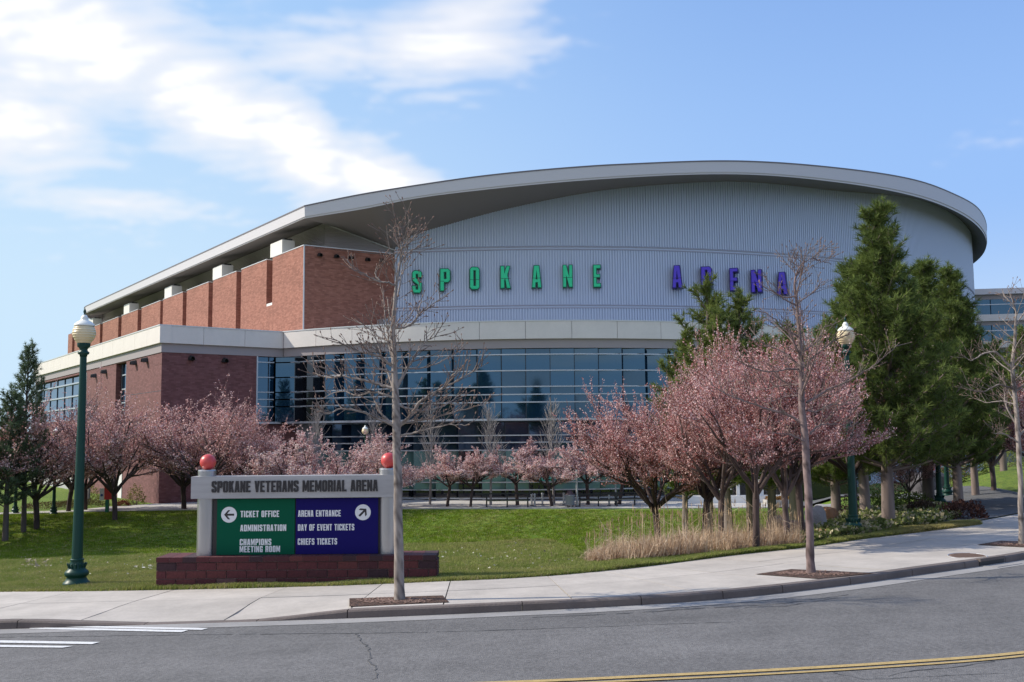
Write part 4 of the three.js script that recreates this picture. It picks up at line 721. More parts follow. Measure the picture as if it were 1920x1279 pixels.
// office block beyond the arena at the right edge
{
  const o = thing('office_building', 'grey banded office block with blue window strips beyond the pines at the right edge', 'building');
  const d0 = 118, p0 = [ray(1812, 545)[0] * d0, d0], u = [0.985, -0.17], y = (px, py) => { const q = onPlane(px, py, p0, u); return q[1]; };
  const S2 = (t0, t1, y0, y1, o0, o1) => slab(along(p0, u, t0), along(p0, u, t1), o0, o1, y0, y1).geo();
  const ys = [541.5, 552, 561, 589.5, 602, 609.5, 640, 652, 660, 700].map((v) => y(1880, v));
  part(o, 'parapet', S2(-1, 24, ys[1], ys[0], -1, 0.5), M.fascia); part(o, 'dark_strip', S2(-0.9, 24, ys[2], ys[1], -1, 0.05), M.strip);
  for (const [a, b] of [[2, 3], [5, 6], [8, 9]]) { for (let t = 0; t < 24; t += 2.6) { const m = lerp(ys[b], ys[a], 0.66); part(o, 'window_pane', S2(t + 0.05, t + 2.55, ys[b], m - 0.04, -0.1, 0), M.glassUp); part(o, 'window_pane', S2(t + 0.05, t + 2.55, m + 0.04, ys[a], -0.1, 0), M.glassUp); } part(o, 'mullion', S2(-0.9, 24, lerp(ys[b], ys[a], 0.66) - 0.05, lerp(ys[b], ys[a], 0.66) + 0.05, -0.1, 0.1), M.mullion); }
  for (const [a, b, c] of [[3, 4, 5], [6, 7, 8]]) { part(o, 'spandrel', S2(-1, 24, ys[b], ys[a], -1, 0.4), M.band); part(o, 'dark_strip', S2(-0.9, 24, ys[c], ys[b], -1, 0.05), M.strip); }
  part(o, 'core_wall', S2(-0.8, 24, PLAZA - 0.5, ys[0] - 0.3, -12, -0.5), M.inside);
}

// ---------------------------------------------------------------- street lamps
{
  const lamp = thing('street_lamp', 'tall green street lamp with a cream globe on the lawn left of the sign', 'street lamp', gp(onGround(143, 1098)), 0.3, 'green street lamps with cream globes');
  const lathe = (pts, n = 32) => new THREE.LatheGeometry(pts.map(([r, y]) => new THREE.Vector2(r, y)), n);
  part(lamp, 'base', lathe([[0, -0.25], [0.225, -0.25], [0.225, 0.03], [0.215, 0.06], [0.185, 0.085], [0.165, 0.12], [0.155, 0.15], [0.18, 0.165], [0.195, 0.19], [0.196, 0.225], [0.18, 0.25], [0.15, 0.275], [0.125, 0.32], [0.11, 0.38], [0.103, 0.42], [0.112, 0.43], [0.114, 0.45], [0.098, 0.46], [0, 0.46]]), M.lampGreen);
  { const g = []; for (let i = 0; i < 14; i++) { const a = i / 14 * 6.2832, f = new THREE.CapsuleGeometry(0.014, 0.10, 3, 6); f.rotateX(0.35); f.translate(0, 0.325, 0.137); f.rotateY(a); g.push(f); } part(lamp, 'flute', mergeGeometries(g), M.lampGreen); }
  { const tb = new TB(), n = 32; for (let i = 0; i < n; i++) { const A = i / n * 6.2832, B = (i + 1) / n * 6.2832, k = (j) => 1 - 0.04 * (j % 2), p = (t, y, r, m) => new THREE.Vector3(Math.cos(t) * r * m, y, Math.sin(t) * r * m); tb.quad(p(B, 0.44, 0.092, k(i + 1)), p(A, 0.44, 0.092, k(i)), p(A, 3.98, 0.055, k(i)), p(B, 3.98, 0.055, k(i + 1))); } part(lamp, 'shaft', tb.geo(0.7), M.lampGreen); }
  part(lamp, 'collar', lathe([[0, 3.95], [0.06, 3.95], [0.066, 3.985], [0.094, 4.0], [0.098, 4.03], [0.07, 4.05], [0.064, 4.08], [0.082, 4.11], [0.108, 4.13], [0.112, 4.185], [0.1, 4.2], [0, 4.2]]), M.lampGreen);
  const prof = []; for (let i = 0; i <= 44; i++) { const t = i / 44, y = lerp(4.19, 4.50, t), b = interp([[0, 0.108], [0.18, 0.152], [0.42, 0.19], [0.64, 0.196], [0.84, 0.178], [1, 0.152]], t); prof.push([b + 0.0045 * Math.sin(t * 44), y]); }
  part(lamp, 'globe', lathe(prof, 40), M.globe);
  const cap = part(lamp, 'globe_cap', lathe([[0.165, 4.49], [0.175, 4.505], [0.165, 4.525], [0.125, 4.565], [0.085, 4.59], [0.062, 4.605], [0.06, 4.63], [0.066, 4.64], [0.05, 4.655], [0.034, 4.69], [0, 4.70]]), M.globeCap);
  part(cap, 'finial', lathe([[0, 4.69], [0.02, 4.695], [0.014, 4.72], [0.026, 4.74], [0.022, 4.77], [0.008, 4.80], [0, 4.845]], 14), M.lampGreen);
  const rows = [[onGround(1601, 1005), 'tall green street lamp with a cream globe beside the ivy bed at the right'], [foot(684, 58.4), 'green street lamp with a cream globe rising behind the sign before the glass front'], [foot(29, 55.5), 'distant green street lamp at the far left, nearest the left edge'], [foot(101, 55), 'distant green street lamp under the pink trees, left of the near lamp'], [onGround(1777, 932), 'distant green street lamp with a pale lit base on the grass behind the big pine'], [foot(1762, 33.5), 'dark green street lamp in the shade of the pines beside the path']];
  rows.forEach(([g, label], i) => copyOf(lamp, label, gp(g), i * 0.7, 1));
}
// ---------------------------------------------------------------- the sign before the arena
{
  const dS = 16.36, L = at(293, 1045, dS), R = at(818, 1041, dS), topY = (L[1] + R[1]) / 2, x0 = L[0], x1 = R[0], sign = thing('monument_sign', 'brick based directional sign with green and blue panels and two red balls', 'sign', P3((x0 + x1) / 2, topY - 0.49, dS));
  const cx = (x0 + x1) / 2, W = x1 - x0, Y = (v) => v - (topY - 0.49), pxX = (px, py = 1000, d = dS) => at(px, py, d)[0] - cx, pxY = (py, px = 560, d = dS) => Y(at(px, py, d)[1]);
  const r = rng(77), bl = 0.325, bh = 0.118, depth = 0.62, mort = 0.012;
  const brickM = [[0.085, 0.018, 0.022], [0.10, 0.022, 0.026], [0.07, 0.017, 0.022], [0.115, 0.028, 0.028], [0.045, 0.018, 0.024], [0.13, 0.06, 0.06]].map((c) => mat({ color: new THREE.Color(...c).multiplyScalar(1.12), map: fineTex, bumpMap: fineTex, bumpScale: 0.004, roughness: 0.85 }));
  const mortar = mat({ color: new THREE.Color(0.20, 0.14, 0.135), roughness: 0.95 }), baseM = mat({ color: new THREE.Color(0.36, 0.36, 0.36), map: stainTex2, roughness: 0.95 });
  const bx = (w, h, d, x, y, z) => { const g = new THREE.BoxGeometry(w, h, d); g.translate(x, y, z); return g; };
  part(sign, 'footing', bx(W - 0.02, 0.5, depth - 0.02, 0, -0.24, -depth / 2), baseM);
  const plinth = part(sign, 'plinth', bx(W - 0.03, 0.47, depth - 0.03, 0, 0.245, -depth / 2), mortar);
  const bGeo = (w) => { const s = new THREE.Shape([[-w / 2, 0], [w / 2, 0], [w / 2, bh], [-w / 2, bh]].map((p) => new THREE.Vector2(...p))); return new THREE.ExtrudeGeometry(s, { depth: 0.03, bevelEnabled: true, bevelThickness: 0.004, bevelSize: 0.004, bevelOffset: -0.004, bevelSegments: 1 }); };
  const full = bGeo(bl - mort), pick = () => brickM[Math.min(5, Math.floor(r() ** 1.35 * 6.2))], halfGeo = bGeo(bl / 2 - mort);
  for (let c = 0; c < 3; c++) {
    const y = 0.02 + c * (bh + mort), offx = c % 2 ? bl / 2 : 0, n = Math.ceil(W / bl) + 1;
    for (let i = 0; i < n; i++) { let a = -W / 2 + i * bl - offx, b = a + bl; a = Math.max(a, -W / 2); b = Math.min(b, W / 2); if (b - a < 0.08) continue; const whole = b - a > bl - 0.005, g = whole ? full : bGeo(b - a - mort), m = part(plinth, 'brick', g, pick()); m.position.set((a + b) / 2, y, -0.027 + (r() - 0.5) * 0.003); }
    for (const sd of [-1, 1]) for (let i = 0; i < 2; i++) { const m = part(plinth, 'brick', c % 2 ? (i ? full : halfGeo) : i ? halfGeo : full, pick()); const a = c % 2 ? (i ? bl / 2 + bl / 2 : bl / 4) : i ? bl + bl / 4 : bl / 2; m.position.set(sd * (W / 2 - 0.027), y, -0.03 - a); m.rotation.y = sd * Math.PI / 2; }
  }
  const capN = Math.round(W / 0.105), capG = bGeo(W / capN - 0.008);          // header course on top, bricks laid across
  const cg = new THREE.BoxGeometry(W / capN - 0.007, 0.078, depth + 0.03), capB = Math.round(W / 0.21);
  const cg2 = new THREE.BoxGeometry(W / capB - 0.008, 0.078, depth + 0.035);
  for (let i = 0; i < capB; i++) { const m = part(plinth, 'brick', cg2, pick()); m.position.set(-W / 2 + (i + 0.5) * W / capB, 0.45 + (r() - 0.5) * 0.002, -depth / 2 + 0.002); }
  part(plinth, 'cap_joint', bx(W - 0.01, 0.07, depth + 0.02, 0, 0.449, -depth / 2), mortar);
  // posts, header, panels stand in the middle of the plinth
  const alu = mat({ color: new THREE.Color(0.44, 0.425, 0.425), roughness: 0.33, metalness: 0.9 }), aluFlat = mat({ color: new THREE.Color(0.44, 0.425, 0.43), roughness: 0.45, metalness: 0.3, map: stainTex2 });
  const zc = -0.30, dz = dS - zc, pX = (px, py) => at(px, py, dz)[0] - cx, pY = (py, px = 560) => Y(at(px, py, dz)[1]);
  const pl = pX(386.5, 980), pr = pX(727.5, 980), pR = 0.145, hb = pY(934, 387), ht = pY(893, 387);
  for (const x of [pl, pr]) {
    const p = part(sign, 'post', new THREE.CylinderGeometry(pR, pR, ht + 0.085 - 0.49, 40).translate(x, (ht + 0.085 + 0.49) / 2, zc), alu);
    part(p, 'post_cap', new THREE.CylinderGeometry(pR * 0.98, pR * 1.02, 0.02, 40).translate(x, ht + 0.095, zc), alu);
    part(sign, 'ball', new THREE.SphereGeometry(0.131, 40, 28).translate(x + 0.012, ht + 0.105 + 0.125, zc), new THREE.MeshPhysicalMaterial({ color: new THREE.Color(0.58, 0.055, 0.05), roughness: 0.42, clearcoat: 0.25, clearcoatRoughness: 0.35 }));
  }
  const hl = pX(364.5, 912), hr = pX(744, 912), hd = 0.36;
  const header = part(sign, 'header', bx(hr - hl, ht - hb, hd, (hl + hr) / 2, (ht + hb) / 2, zc), aluFlat);
  const zf = zc + hd / 2, dz2 = dS - zf, tX = (px) => at(px, 912, dz2)[0] - cx, tY = (py) => Y(at(553, py, dz2)[1]);
  const ink = mat({ color: new THREE.Color(0.022, 0.018, 0.02), roughness: 0.5 }), paintW = mat({ color: new THREE.Color(0.70, 0.70, 0.72), roughness: 0.6 });
  for (const g of lineOfLetters('SPOKANE VETERANS MEMORIAL ARENA', tX(708.5) - tX(397), tY(901) - tY(922.3), 0.018)) { const m = part(header, 'letter', g, ink); m.position.set(tX(397), tY(922.3), zf); }
  const zp = zc + 0.08, dz3 = dS - zp, qX = (px) => at(px, 985, dz3)[0] - cx, qY = (py) => Y(at(553, py, dz3)[1]), pb = 0.492, ptop = qY(934.5);
  part(sign, 'backing', bx(qX(714) - qX(399), hb + 0.01 - pb, 0.06, (qX(714) + qX(399)) / 2, (hb + pb) / 2, zp - 0.045), ink);
  const satin = (r1, g1, b1) => new THREE.MeshPhysicalMaterial({ color: new THREE.Color(r1, g1, b1), roughness: 0.8, specularIntensity: 0.2 }), green = satin(0.004, 0.085, 0.046), navy = satin(0.012, 0.009, 0.105);
  const gp1 = part(sign, 'green_panel', bx(qX(552.8) - qX(407), ptop - pb - 0.01, 0.03, (qX(552.8) + qX(407)) / 2, (ptop + pb) / 2, zp), green), bp = part(sign, 'blue_panel', bx(qX(709) - qX(555), ptop - pb - 0.01, 0.03, (qX(709) + qX(555)) / 2, (ptop + pb) / 2, zp), navy);
  const text = (parent, t, a, b, y0, y1) => { const g = mergeGeometries(lineOfLetters(t, qX(b) - qX(a), qY(y0) - qY(y1), 0.003, 2.2)); const m = part(parent, 'lettering', g, paintW); m.position.set(qX(a), qY(y1), zp + 0.0152); };
  text(gp1, 'TICKET OFFICE', 451, 523.5, 957, 969); text(gp1, 'ADMINISTRATION', 451, 537, 983.2, 995.2); text(gp1, 'CHAMPIONS', 450.5, 509.5, 1009.7, 1021.6); text(gp1, 'MEETING ROOM', 450.5, 526, 1023, 1034.7);
  text(bp, 'ARENA ENTRANCE', 559, 639, 957, 969); text(bp, 'DAY OF EVENT TICKETS', 559, 664.5, 983.2, 995.2); text(bp, 'CHIEFS TICKETS', 559, 632.5, 1009.7, 1021.6);
  const arrow = (parent, px, py, ang) => { const R = (qX(px + 14.7) - qX(px)), d = part(parent, 'disc', new THREE.CylinderGeometry(R, R, 0.004, 40).rotateX(Math.PI / 2), paintW); d.position.set(qX(px), qY(py), zp + 0.017);
    const s = new THREE.Shape([[-0.62, 0], [-0.12, 0.58], [0.16, 0.58], [-0.22, 0.13], [0.66, 0.13], [0.66, -0.13], [-0.22, -0.13], [0.16, -0.58], [-0.12, -0.58]].map(([x, y]) => new THREE.Vector2(x * R, y * R).rotateAround(new THREE.Vector2(), ang))); const a = part(d, 'arrow', new THREE.ExtrudeGeometry(s, { depth: 0.002, bevelEnabled: false }), ink); a.position.z = 0.0022; };
  arrow(gp1, 429.5, 964, 0); arrow(bp, 680.6, 961.7, Math.PI + Math.PI / 4);
}

// ---------------------------------------------------------------- trees
class Wood {
  constructor() { this.p = []; this.n = []; this.c = []; this.i = []; }
  tube(pts, rad, sides, tone) {
    const n = pts.length, b = this.p.length / 3; let ref = new THREE.Vector3(0.31, 0.2, 0.93);
    for (let k = 0; k < n; k++) {
      const t = new THREE.Vector3().subVectors(pts[Math.min(n - 1, k + 1)], pts[Math.max(0, k - 1)]).normalize();
      const u = new THREE.Vector3().crossVectors(t, ref); if (u.lengthSq() < 1e-4) u.set(1, 0, 0).cross(t); u.normalize(); const v = new THREE.Vector3().crossVectors(u, t); ref = new THREE.Vector3().crossVectors(u, t).cross(u).multiplyScalar(-1).lengthSq() > 0 ? v.clone() : ref; ref = v;
      for (let s = 0; s < sides; s++) { const a = s / sides * 6.2832, x = Math.cos(a), y = Math.sin(a), nx = u.x * x + v.x * y, ny = u.y * x + v.y * y, nz = u.z * x + v.z * y; this.p.push(pts[k].x + nx * rad[k], pts[k].y + ny * rad[k], pts[k].z + nz * rad[k]); this.n.push(nx, ny, nz); const c = tone(pts[k], a, k); this.c.push(c[0], c[1], c[2]); }
    }
    for (let k = 0; k < n - 1; k++) for (let s = 0; s < sides; s++) { const a = b + k * sides + s, d = b + k * sides + (s + 1) % sides; this.i.push(a, d + sides, d, a, a + sides, d + sides); }
  }
  geo() { const g = new THREE.BufferGeometry(); g.setAttribute('position', new THREE.Float32BufferAttribute(this.p, 3)); g.setAttribute('normal', new THREE.Float32BufferAttribute(this.n, 3)); g.setAttribute('color', new THREE.Float32BufferAttribute(this.c, 3)); g.setIndex(this.i); return g; }
}
class Leaves {                                             // many small flat faces
  constructor() { this.p = []; this.c = []; }
  leaf(o, d, w, len, wid, c) { // pointed leaf from o along d, width along w
    const hx = d.x * len * 0.5, hy = d.y * len * 0.5, hz = d.z * len * 0.5, wx = w.x * wid * 0.5, wy = w.y * wid * 0.5, wz = w.z * wid * 0.5;
    this.p.push(o.x, o.y, o.z, o.x + hx + wx, o.y + hy + wy, o.z + hz + wz, o.x + hx * 2, o.y + hy * 2, o.z + hz * 2, o.x, o.y, o.z, o.x + hx * 2, o.y + hy * 2, o.z + hz * 2, o.x + hx - wx, o.y + hy - wy, o.z + hz - wz);
    for (let k = 0; k < 6; k++) this.c.push(c[0], c[1], c[2]);
  }
  blade(o, d, w, len, wid, c) { this.p.push(o.x - w.x * wid / 2, o.y - w.y * wid / 2, o.z - w.z * wid / 2, o.x + w.x * wid / 2, o.y + w.y * wid / 2, o.z + w.z * wid / 2, o.x + d.x * len, o.y + d.y * len, o.z + d.z * len); for (let k = 0; k < 3; k++) this.c.push(c[0], c[1], c[2]); }
  geo() { const g = new THREE.BufferGeometry(); g.setAttribute('position', new THREE.Float32BufferAttribute(this.p, 3)); g.setAttribute('color', new THREE.Float32BufferAttribute(this.c, 3)); g.computeVertexNormals(); return g; }
}
const vec = (x, y, z) => new THREE.Vector3(x, y, z);
const rdir = (r) => { const z = r() * 2 - 1, a = r() * 6.2832, s = Math.sqrt(1 - z * z); return vec(s * Math.cos(a), z, s * Math.sin(a)); };
const mixc = (a, b, t) => [lerp(a[0], b[0], t), lerp(a[1], b[1], t), lerp(a[2], b[2], t)];
M.bark = mat({ color: 0xffffff, vertexColors: true, roughness: 0.9, bumpMap: fineTex, bumpScale: 0.004 });
M.leaf = new THREE.MeshPhysicalMaterial({ color: 0xffffff, vertexColors: true, roughness: 0.95, transmission: 0.3, thickness: 0, specularIntensity: 0.3, side: THREE.DoubleSide });
M.petal = new THREE.MeshPhysicalMaterial({ color: 0xffffff, vertexColors: true, roughness: 0.95, transmission: 0.4, thickness: 0, specularIntensity: 0.2, side: THREE.DoubleSide });
const barkTone = (base, dark, seed) => (p, a, k) => { const n = pn(p.x * 9 + Math.cos(a) * 1.6 + seed, p.y * 26 + Math.sin(a)) * 0.6 + pn(p.x * 3 + seed + Math.sin(a), p.y * 7 + Math.cos(a)) * 0.6, scar = sstep(0.34, 0.5, pn(seed * 3.1, p.y * 5.5)) * 0.5; return mixc(base, dark, clamp(0.28 + n * 1.1 + scar, 0, 1)); };
// a branch that wanders: returns its points
function wander(r, p, dir, len, n, jit, lift) { const pts = [p.clone()], d = dir.clone(); for (let i = 0; i < n; i++) { d.addScaledVector(rdir(r), jit); d.y += lift; d.normalize(); pts.push(pts[pts.length - 1].clone().addScaledVector(d, len / n)); } return pts; }
const taper = (n, a, b) => Array.from({ length: n }, (_, i) => lerp(a, b, i / (n - 1)));
function sideDir(r, t, ang) { const u = vec(0.3, 0.9, 0.2).cross(t).normalize(), v = t.clone().cross(u), a = r() * 6.2832; return t.clone().multiplyScalar(Math.cos(ang)).addScaledVector(u, Math.sin(ang) * Math.cos(a)).addScaledVector(v, Math.sin(ang) * Math.sin(a)).normalize(); }

// flowering cherry: short trunk, spreading limbs, budding twigs. Height about 4.6 m
function cherryTree(name, label, seed, o) {
  const r = rng(seed), wood = new Wood(), twig = new Wood(), fl = new Leaves();
  const dark = barkTone(o.bark ?? [0.07, 0.046, 0.042], [0.02, 0.013, 0.013], seed), tw = barkTone(o.twig ?? [0.27, 0.155, 0.145], [0.12, 0.065, 0.065], seed + 3);
  const trunkH = o.trunk ?? 1.15, tr = wander(r, vec(0, -0.5, 0), vec((r() - 0.5) * 0.16, 1, (r() - 0.5) * 0.16).normalize(), trunkH + 0.5, 8, 0.05, 0.03);
  wood.tube(tr, [0.125, 0.105, 0.092, 0.085, 0.082, 0.08, 0.08, 0.085, 0.07], 10, dark);
  const bloom = (pts, dens) => { for (let k = 0; k < pts.length - 1; k++) { const seg = pts[k + 1].clone().sub(pts[k]), n = Math.round(dens * seg.length() * clamp(1.0 + 1.7 * pn(pts[k].x * 2.6 + seed, pts[k].y * 2.6 + pts[k].z * 1.9), 0.15, 2.2) * (0.6 + r() * 0.8)); for (let q = 0; q < n; q++) { const p = pts[k].clone().addScaledVector(seg, r()).addScaledVector(rdir(r), 0.02 + r() * 0.035); const t = r(), c = t < o.bud ? mixc(o.budA, o.budB, r()) : mixc(o.petA, o.petB, r()); const k2 = 0.75 + r() * 0.5, d = rdir(r), w = rdir(r).cross(d).normalize(), s = (o.size ?? 0.05) * (0.6 + r() * 0.8); fl.leaf(p, d, w, s * 1.2, s, [c[0] * k2, c[1] * k2, c[2] * k2]); } } };
  const grow = (p, d, len, rad, lev) => {
    const n = [0, 7, 6, 5, 4][lev], pts = wander(r, p, d, len, n, [0, 0.13, 0.15, 0.15, 0.13][lev], [0, 0.045, 0.05, 0.06, 0.06][lev] * (o.lift ?? 1));
    (lev <= 2 ? wood : twig).tube(pts, taper(n + 1, rad, rad * (lev > 3 ? 0.5 : 0.52)), [0, 7, 5, 4, 3][lev], lev <= 2 ? dark : tw);
    if (lev >= 3) bloom(pts, o.dens * (lev === 3 ? 0.55 : 1));
    if (lev === 4) return;
    const kids = [0, o.k1 ?? 5, o.k2 ?? 5, o.k3 ?? 6][lev];
    for (let k = 0; k < kids; k++) { const f = lerp(lev === 1 ? 0.35 : 0.2, 1, (k + r() * 0.6) / kids), i = Math.min(pts.length - 2, Math.floor(f * (pts.length - 1))), t = pts[i + 1].clone().sub(pts[i]).normalize(), q = pts[i].clone().lerp(pts[i + 1], f * (pts.length - 1) - i); const dd = sideDir(r, t, 0.38 + r() * 0.42); if (dd.y < 0.12) dd.y = 0.12 + Math.abs(dd.y) * 0.4; grow(q, dd.normalize(), len * [0, 0.72, 0.66, 0.62][lev] * (0.75 + r() * 0.5), rad * [0, 0.5, 0.5, 0.55][lev], lev + 1); }
  };
  const nl = o.limbs ?? 5, top = tr[tr.length - 1], low = tr[tr.length - 2];
  for (let k = 0; k < nl; k++) { const a = (k + r() * 0.5) / nl * 6.2832, s = Math.tan((o.spread ?? 0.85) * (0.7 + r() * 0.5)); grow(low.clone().lerp(top, r()), vec(Math.cos(a) * s, 1, Math.sin(a) * s).normalize(), (o.len ?? 2.0) * (0.85 + r() * 0.35), 0.055, 1); }
  grow(top, vec((r() - 0.5) * 0.4, 1, (r() - 0.5) * 0.4).normalize(), (o.len ?? 2.0) * 1.05, 0.05, 1);
  const t = thing(name, label, 'cherry tree'); part(t, 'trunk', wood.geo(), M.bark); part(t, 'twigs', twig.geo(), M.bark); part(t, 'blossom', fl.geo(), M.petal);
  return t;
}
const put = (t, g, turn, sc) => { t.position.set(...gp(g)); t.rotation.y = turn; if (sc) (Array.isArray(sc) ? t.scale.set(...sc) : t.scale.setScalar(sc)); return t; };
{
  const rosy = { bud: 0.36, budA: [0.37, 0.115, 0.11], budB: [0.52, 0.215, 0.20], petA: [0.72, 0.415, 0.40], petB: [0.86, 0.66, 0.63], dens: 38, size: 0.03, k3: 7, twig: [0.36, 0.19, 0.17] };
  const muted = { bud: 0.42, budA: [0.46, 0.20, 0.19], budB: [0.58, 0.30, 0.28], petA: [0.74, 0.47, 0.45], petB: [0.84, 0.63, 0.60], dens: 18, size: 0.042, twig: [0.38, 0.215, 0.195], k3: 6 };
  const pale = { bud: 0.25, budA: [0.40, 0.16, 0.17], budB: [0.5, 0.25, 0.25], petA: [0.72, 0.50, 0.49], petB: [0.84, 0.70, 0.67], dens: 46, size: 0.05 };
  const G1 = 'pink cherry trees by the pavement', G2 = 'pink cherry trees on the far left lawn', G3 = 'small cherry trees along the plaza';
  const A = cherryTree('cherry_tree', 'rose pink cherry tree with the thick dark forked trunk at the pavement edge', 31, { ...rosy, limbs: 6, trunk: 1.2, len: 1.35, spread: 0.8, lift: 0.8, bark: [0.085, 0.056, 0.05] });
  const B = cherryTree('cherry_tree', 'rose pink cherry tree at the left end of the reeds, leftmost of its row', 47, { ...rosy, limbs: 7, trunk: 1.15, len: 1.4, spread: 0.9, lift: 0.7 });
  const C = cherryTree('cherry_tree', 'rose pink cherry tree with twin pale lit trunks between the rocks and the street tree', 53, { ...rosy, limbs: 5, trunk: 1.1, len: 1.45, spread: 0.74, lift: 0.8, bark: [0.17, 0.12, 0.11] });
  for (const t of [A, B, C]) t.userData.group = G1;
  const g = (px, d) => foot(px, d);
  // base on the ground and crown height as the photograph shows them: [px, depth, py of the crown top, unit height, widen]
  const fit = (px, d, pyTop, unit, wide = 1) => { const b = g(px, d), k = (ray(px, pyTop)[1] * d - b[1]) / unit; return [b, [k * wide, k, k * wide]]; };
  const U = 3.55, set = (t, turn, [b, k]) => put(t, b, turn, k), dup = (t, label, turn, [b, k], grp) => copyOf(t, label, gp(b), turn, k, grp);
  set(A, 0.6, fit(1410, 19.4, 706, U, 0.86)); set(B, 1.2, fit(1242, 25, 752, U, 0.9)); set(C, 2.2, fit(1470, 20.4, 692, U, 0.8));
  dup(B, 'rose pink cherry tree standing in the middle of the reeds', 3.4, fit(1312, 24, 715, U, 0.82), G1);
  dup(C, 'rose pink cherry tree with a slim bent trunk right behind the reeds', 4.9, fit(1352, 22.5, 705, U, 0.75), G1);
  dup(A, 'rose pink cherry tree just left of the tall lamp, close behind the street tree', 3.9, fit(1507, 20.8, 688, U, 0.85), G1);
  dup(B, 'rose pink cherry tree whose crown leans against the big pine', 5.2, fit(1598, 25.2, 675, U, 0.98), G1);
  dup(C, 'rose pink cherry tree on the grass slope near the right edge', 0.9, fit(1862, 38, 745, U, 1.15), G1);
  dup(B, 'rose pink cherry tree leaning in from the right edge behind the last street tree', 2.9, fit(1950, 33, 740, U, 1.05), G1);
  dup(C, 'small shaded cherry tree under the dark pines', 4.1, fit(1706, 34, 850, U, 1.0), G1);
  const D = cherryTree('cherry_tree', 'muted pink cherry tree with a curved side limb right of the near lamp', 71, { ...muted, limbs: 7, trunk: 0.9, len: 1.55, spread: 0.78, lift: 0.75, k2: 5, k3: 6 });
  const E2 = cherryTree('cherry_tree', 'muted pink cherry tree left of the near lamp, before the dark pine', 83, { ...muted, limbs: 6, trunk: 1.0, len: 1.5, spread: 0.85, lift: 0.55 });
  D.userData.group = E2.userData.group = G2;
  set(D, 0.4, fit(215, 52.5, 764, U, 1.0)); set(E2, 1.4, fit(72, 51, 778, U, 1.05));
  dup(D, 'muted pink cherry tree before the shaded brick corner', 2.3, fit(348, 57.5, 766, U, 1.1), G2);
  dup(E2, 'muted pink cherry tree rising just left of the sign post', 3.6, fit(378, 53.5, 770, U, 1.12), G2);
  dup(E2, 'muted pink cherry tree at the left edge of the lawn', 5.0, fit(-18, 52, 770, U, 1.1), G2);
  dup(D, 'muted pink cherry tree behind the others near the path at the far left', 4.2, fit(128, 56.5, 790, U, 1.1), G2);
  dup(E2, 'muted pink cherry tree filling in behind the near lamp shaft', 2.6, fit(160, 57.5, 800, U, 1.1), G2);
  dup(D, 'muted pink cherry tree between the brick corner and the sunlit pale cherries', 0.9, fit(455, 57, 790, U, 1.0), G2);
  const F = cherryTree('cherry_tree', 'pale pink cherry tree in full sun above the left half of the sign', 97, { ...pale, limbs: 7, trunk: 0.8, len: 1.5, spread: 1.05, lift: 0.35, k3: 5 });
  const H = cherryTree('cherry_tree', 'small pale pink cherry tree on the plaza, leftmost of the row clear of the sign', 103, { ...pale, limbs: 5, trunk: 1.35, len: 1.1, spread: 1.0, lift: 0.5, k2: 4, k3: 4, dens: 80 });
  F.userData.group = H.userData.group = G3; const UF = 3.35, UH = 3.2;
  set(F, 0.2, fit(520, 54, 838, UF, 1.25)); dup(F, 'pale pink cherry tree in full sun above the middle of the sign', 2.0, fit(598, 54.5, 822, UF, 1.15), G3);
  dup(F, 'pale pink cherry tree behind the right red ball of the sign', 3.3, fit(706, 57, 825, UF, 1.0), G3);
  set(H, 0.5, fit(838, 57.5, 850, UH, 1.1)); dup(H, 'small pale pink cherry tree on the plaza between two bare trees, before dark glass', 1.9, fit(881, 57, 852, UH, 1.0), G3);
  dup(H, 'small pale pink cherry tree on the plaza beside the black railings', 3.0, fit(970, 58, 836, UH, 1.15), G3);
  dup(H, 'small pale pink cherry tree on the plaza left of the litter bin', 4.3, fit(1036, 57, 856, UH, 1.2), G3);
  dup(H, 'small pale pink cherry tree on the plaza right of the litter bin', 5.4, fit(1104, 58, 838, UH, 1.15), G3);
  dup(H, 'small pale pink cherry tree on the plaza nearest the large rose cherries', 0.9, fit(1160, 58, 838, UH, 1.15), G3);
}
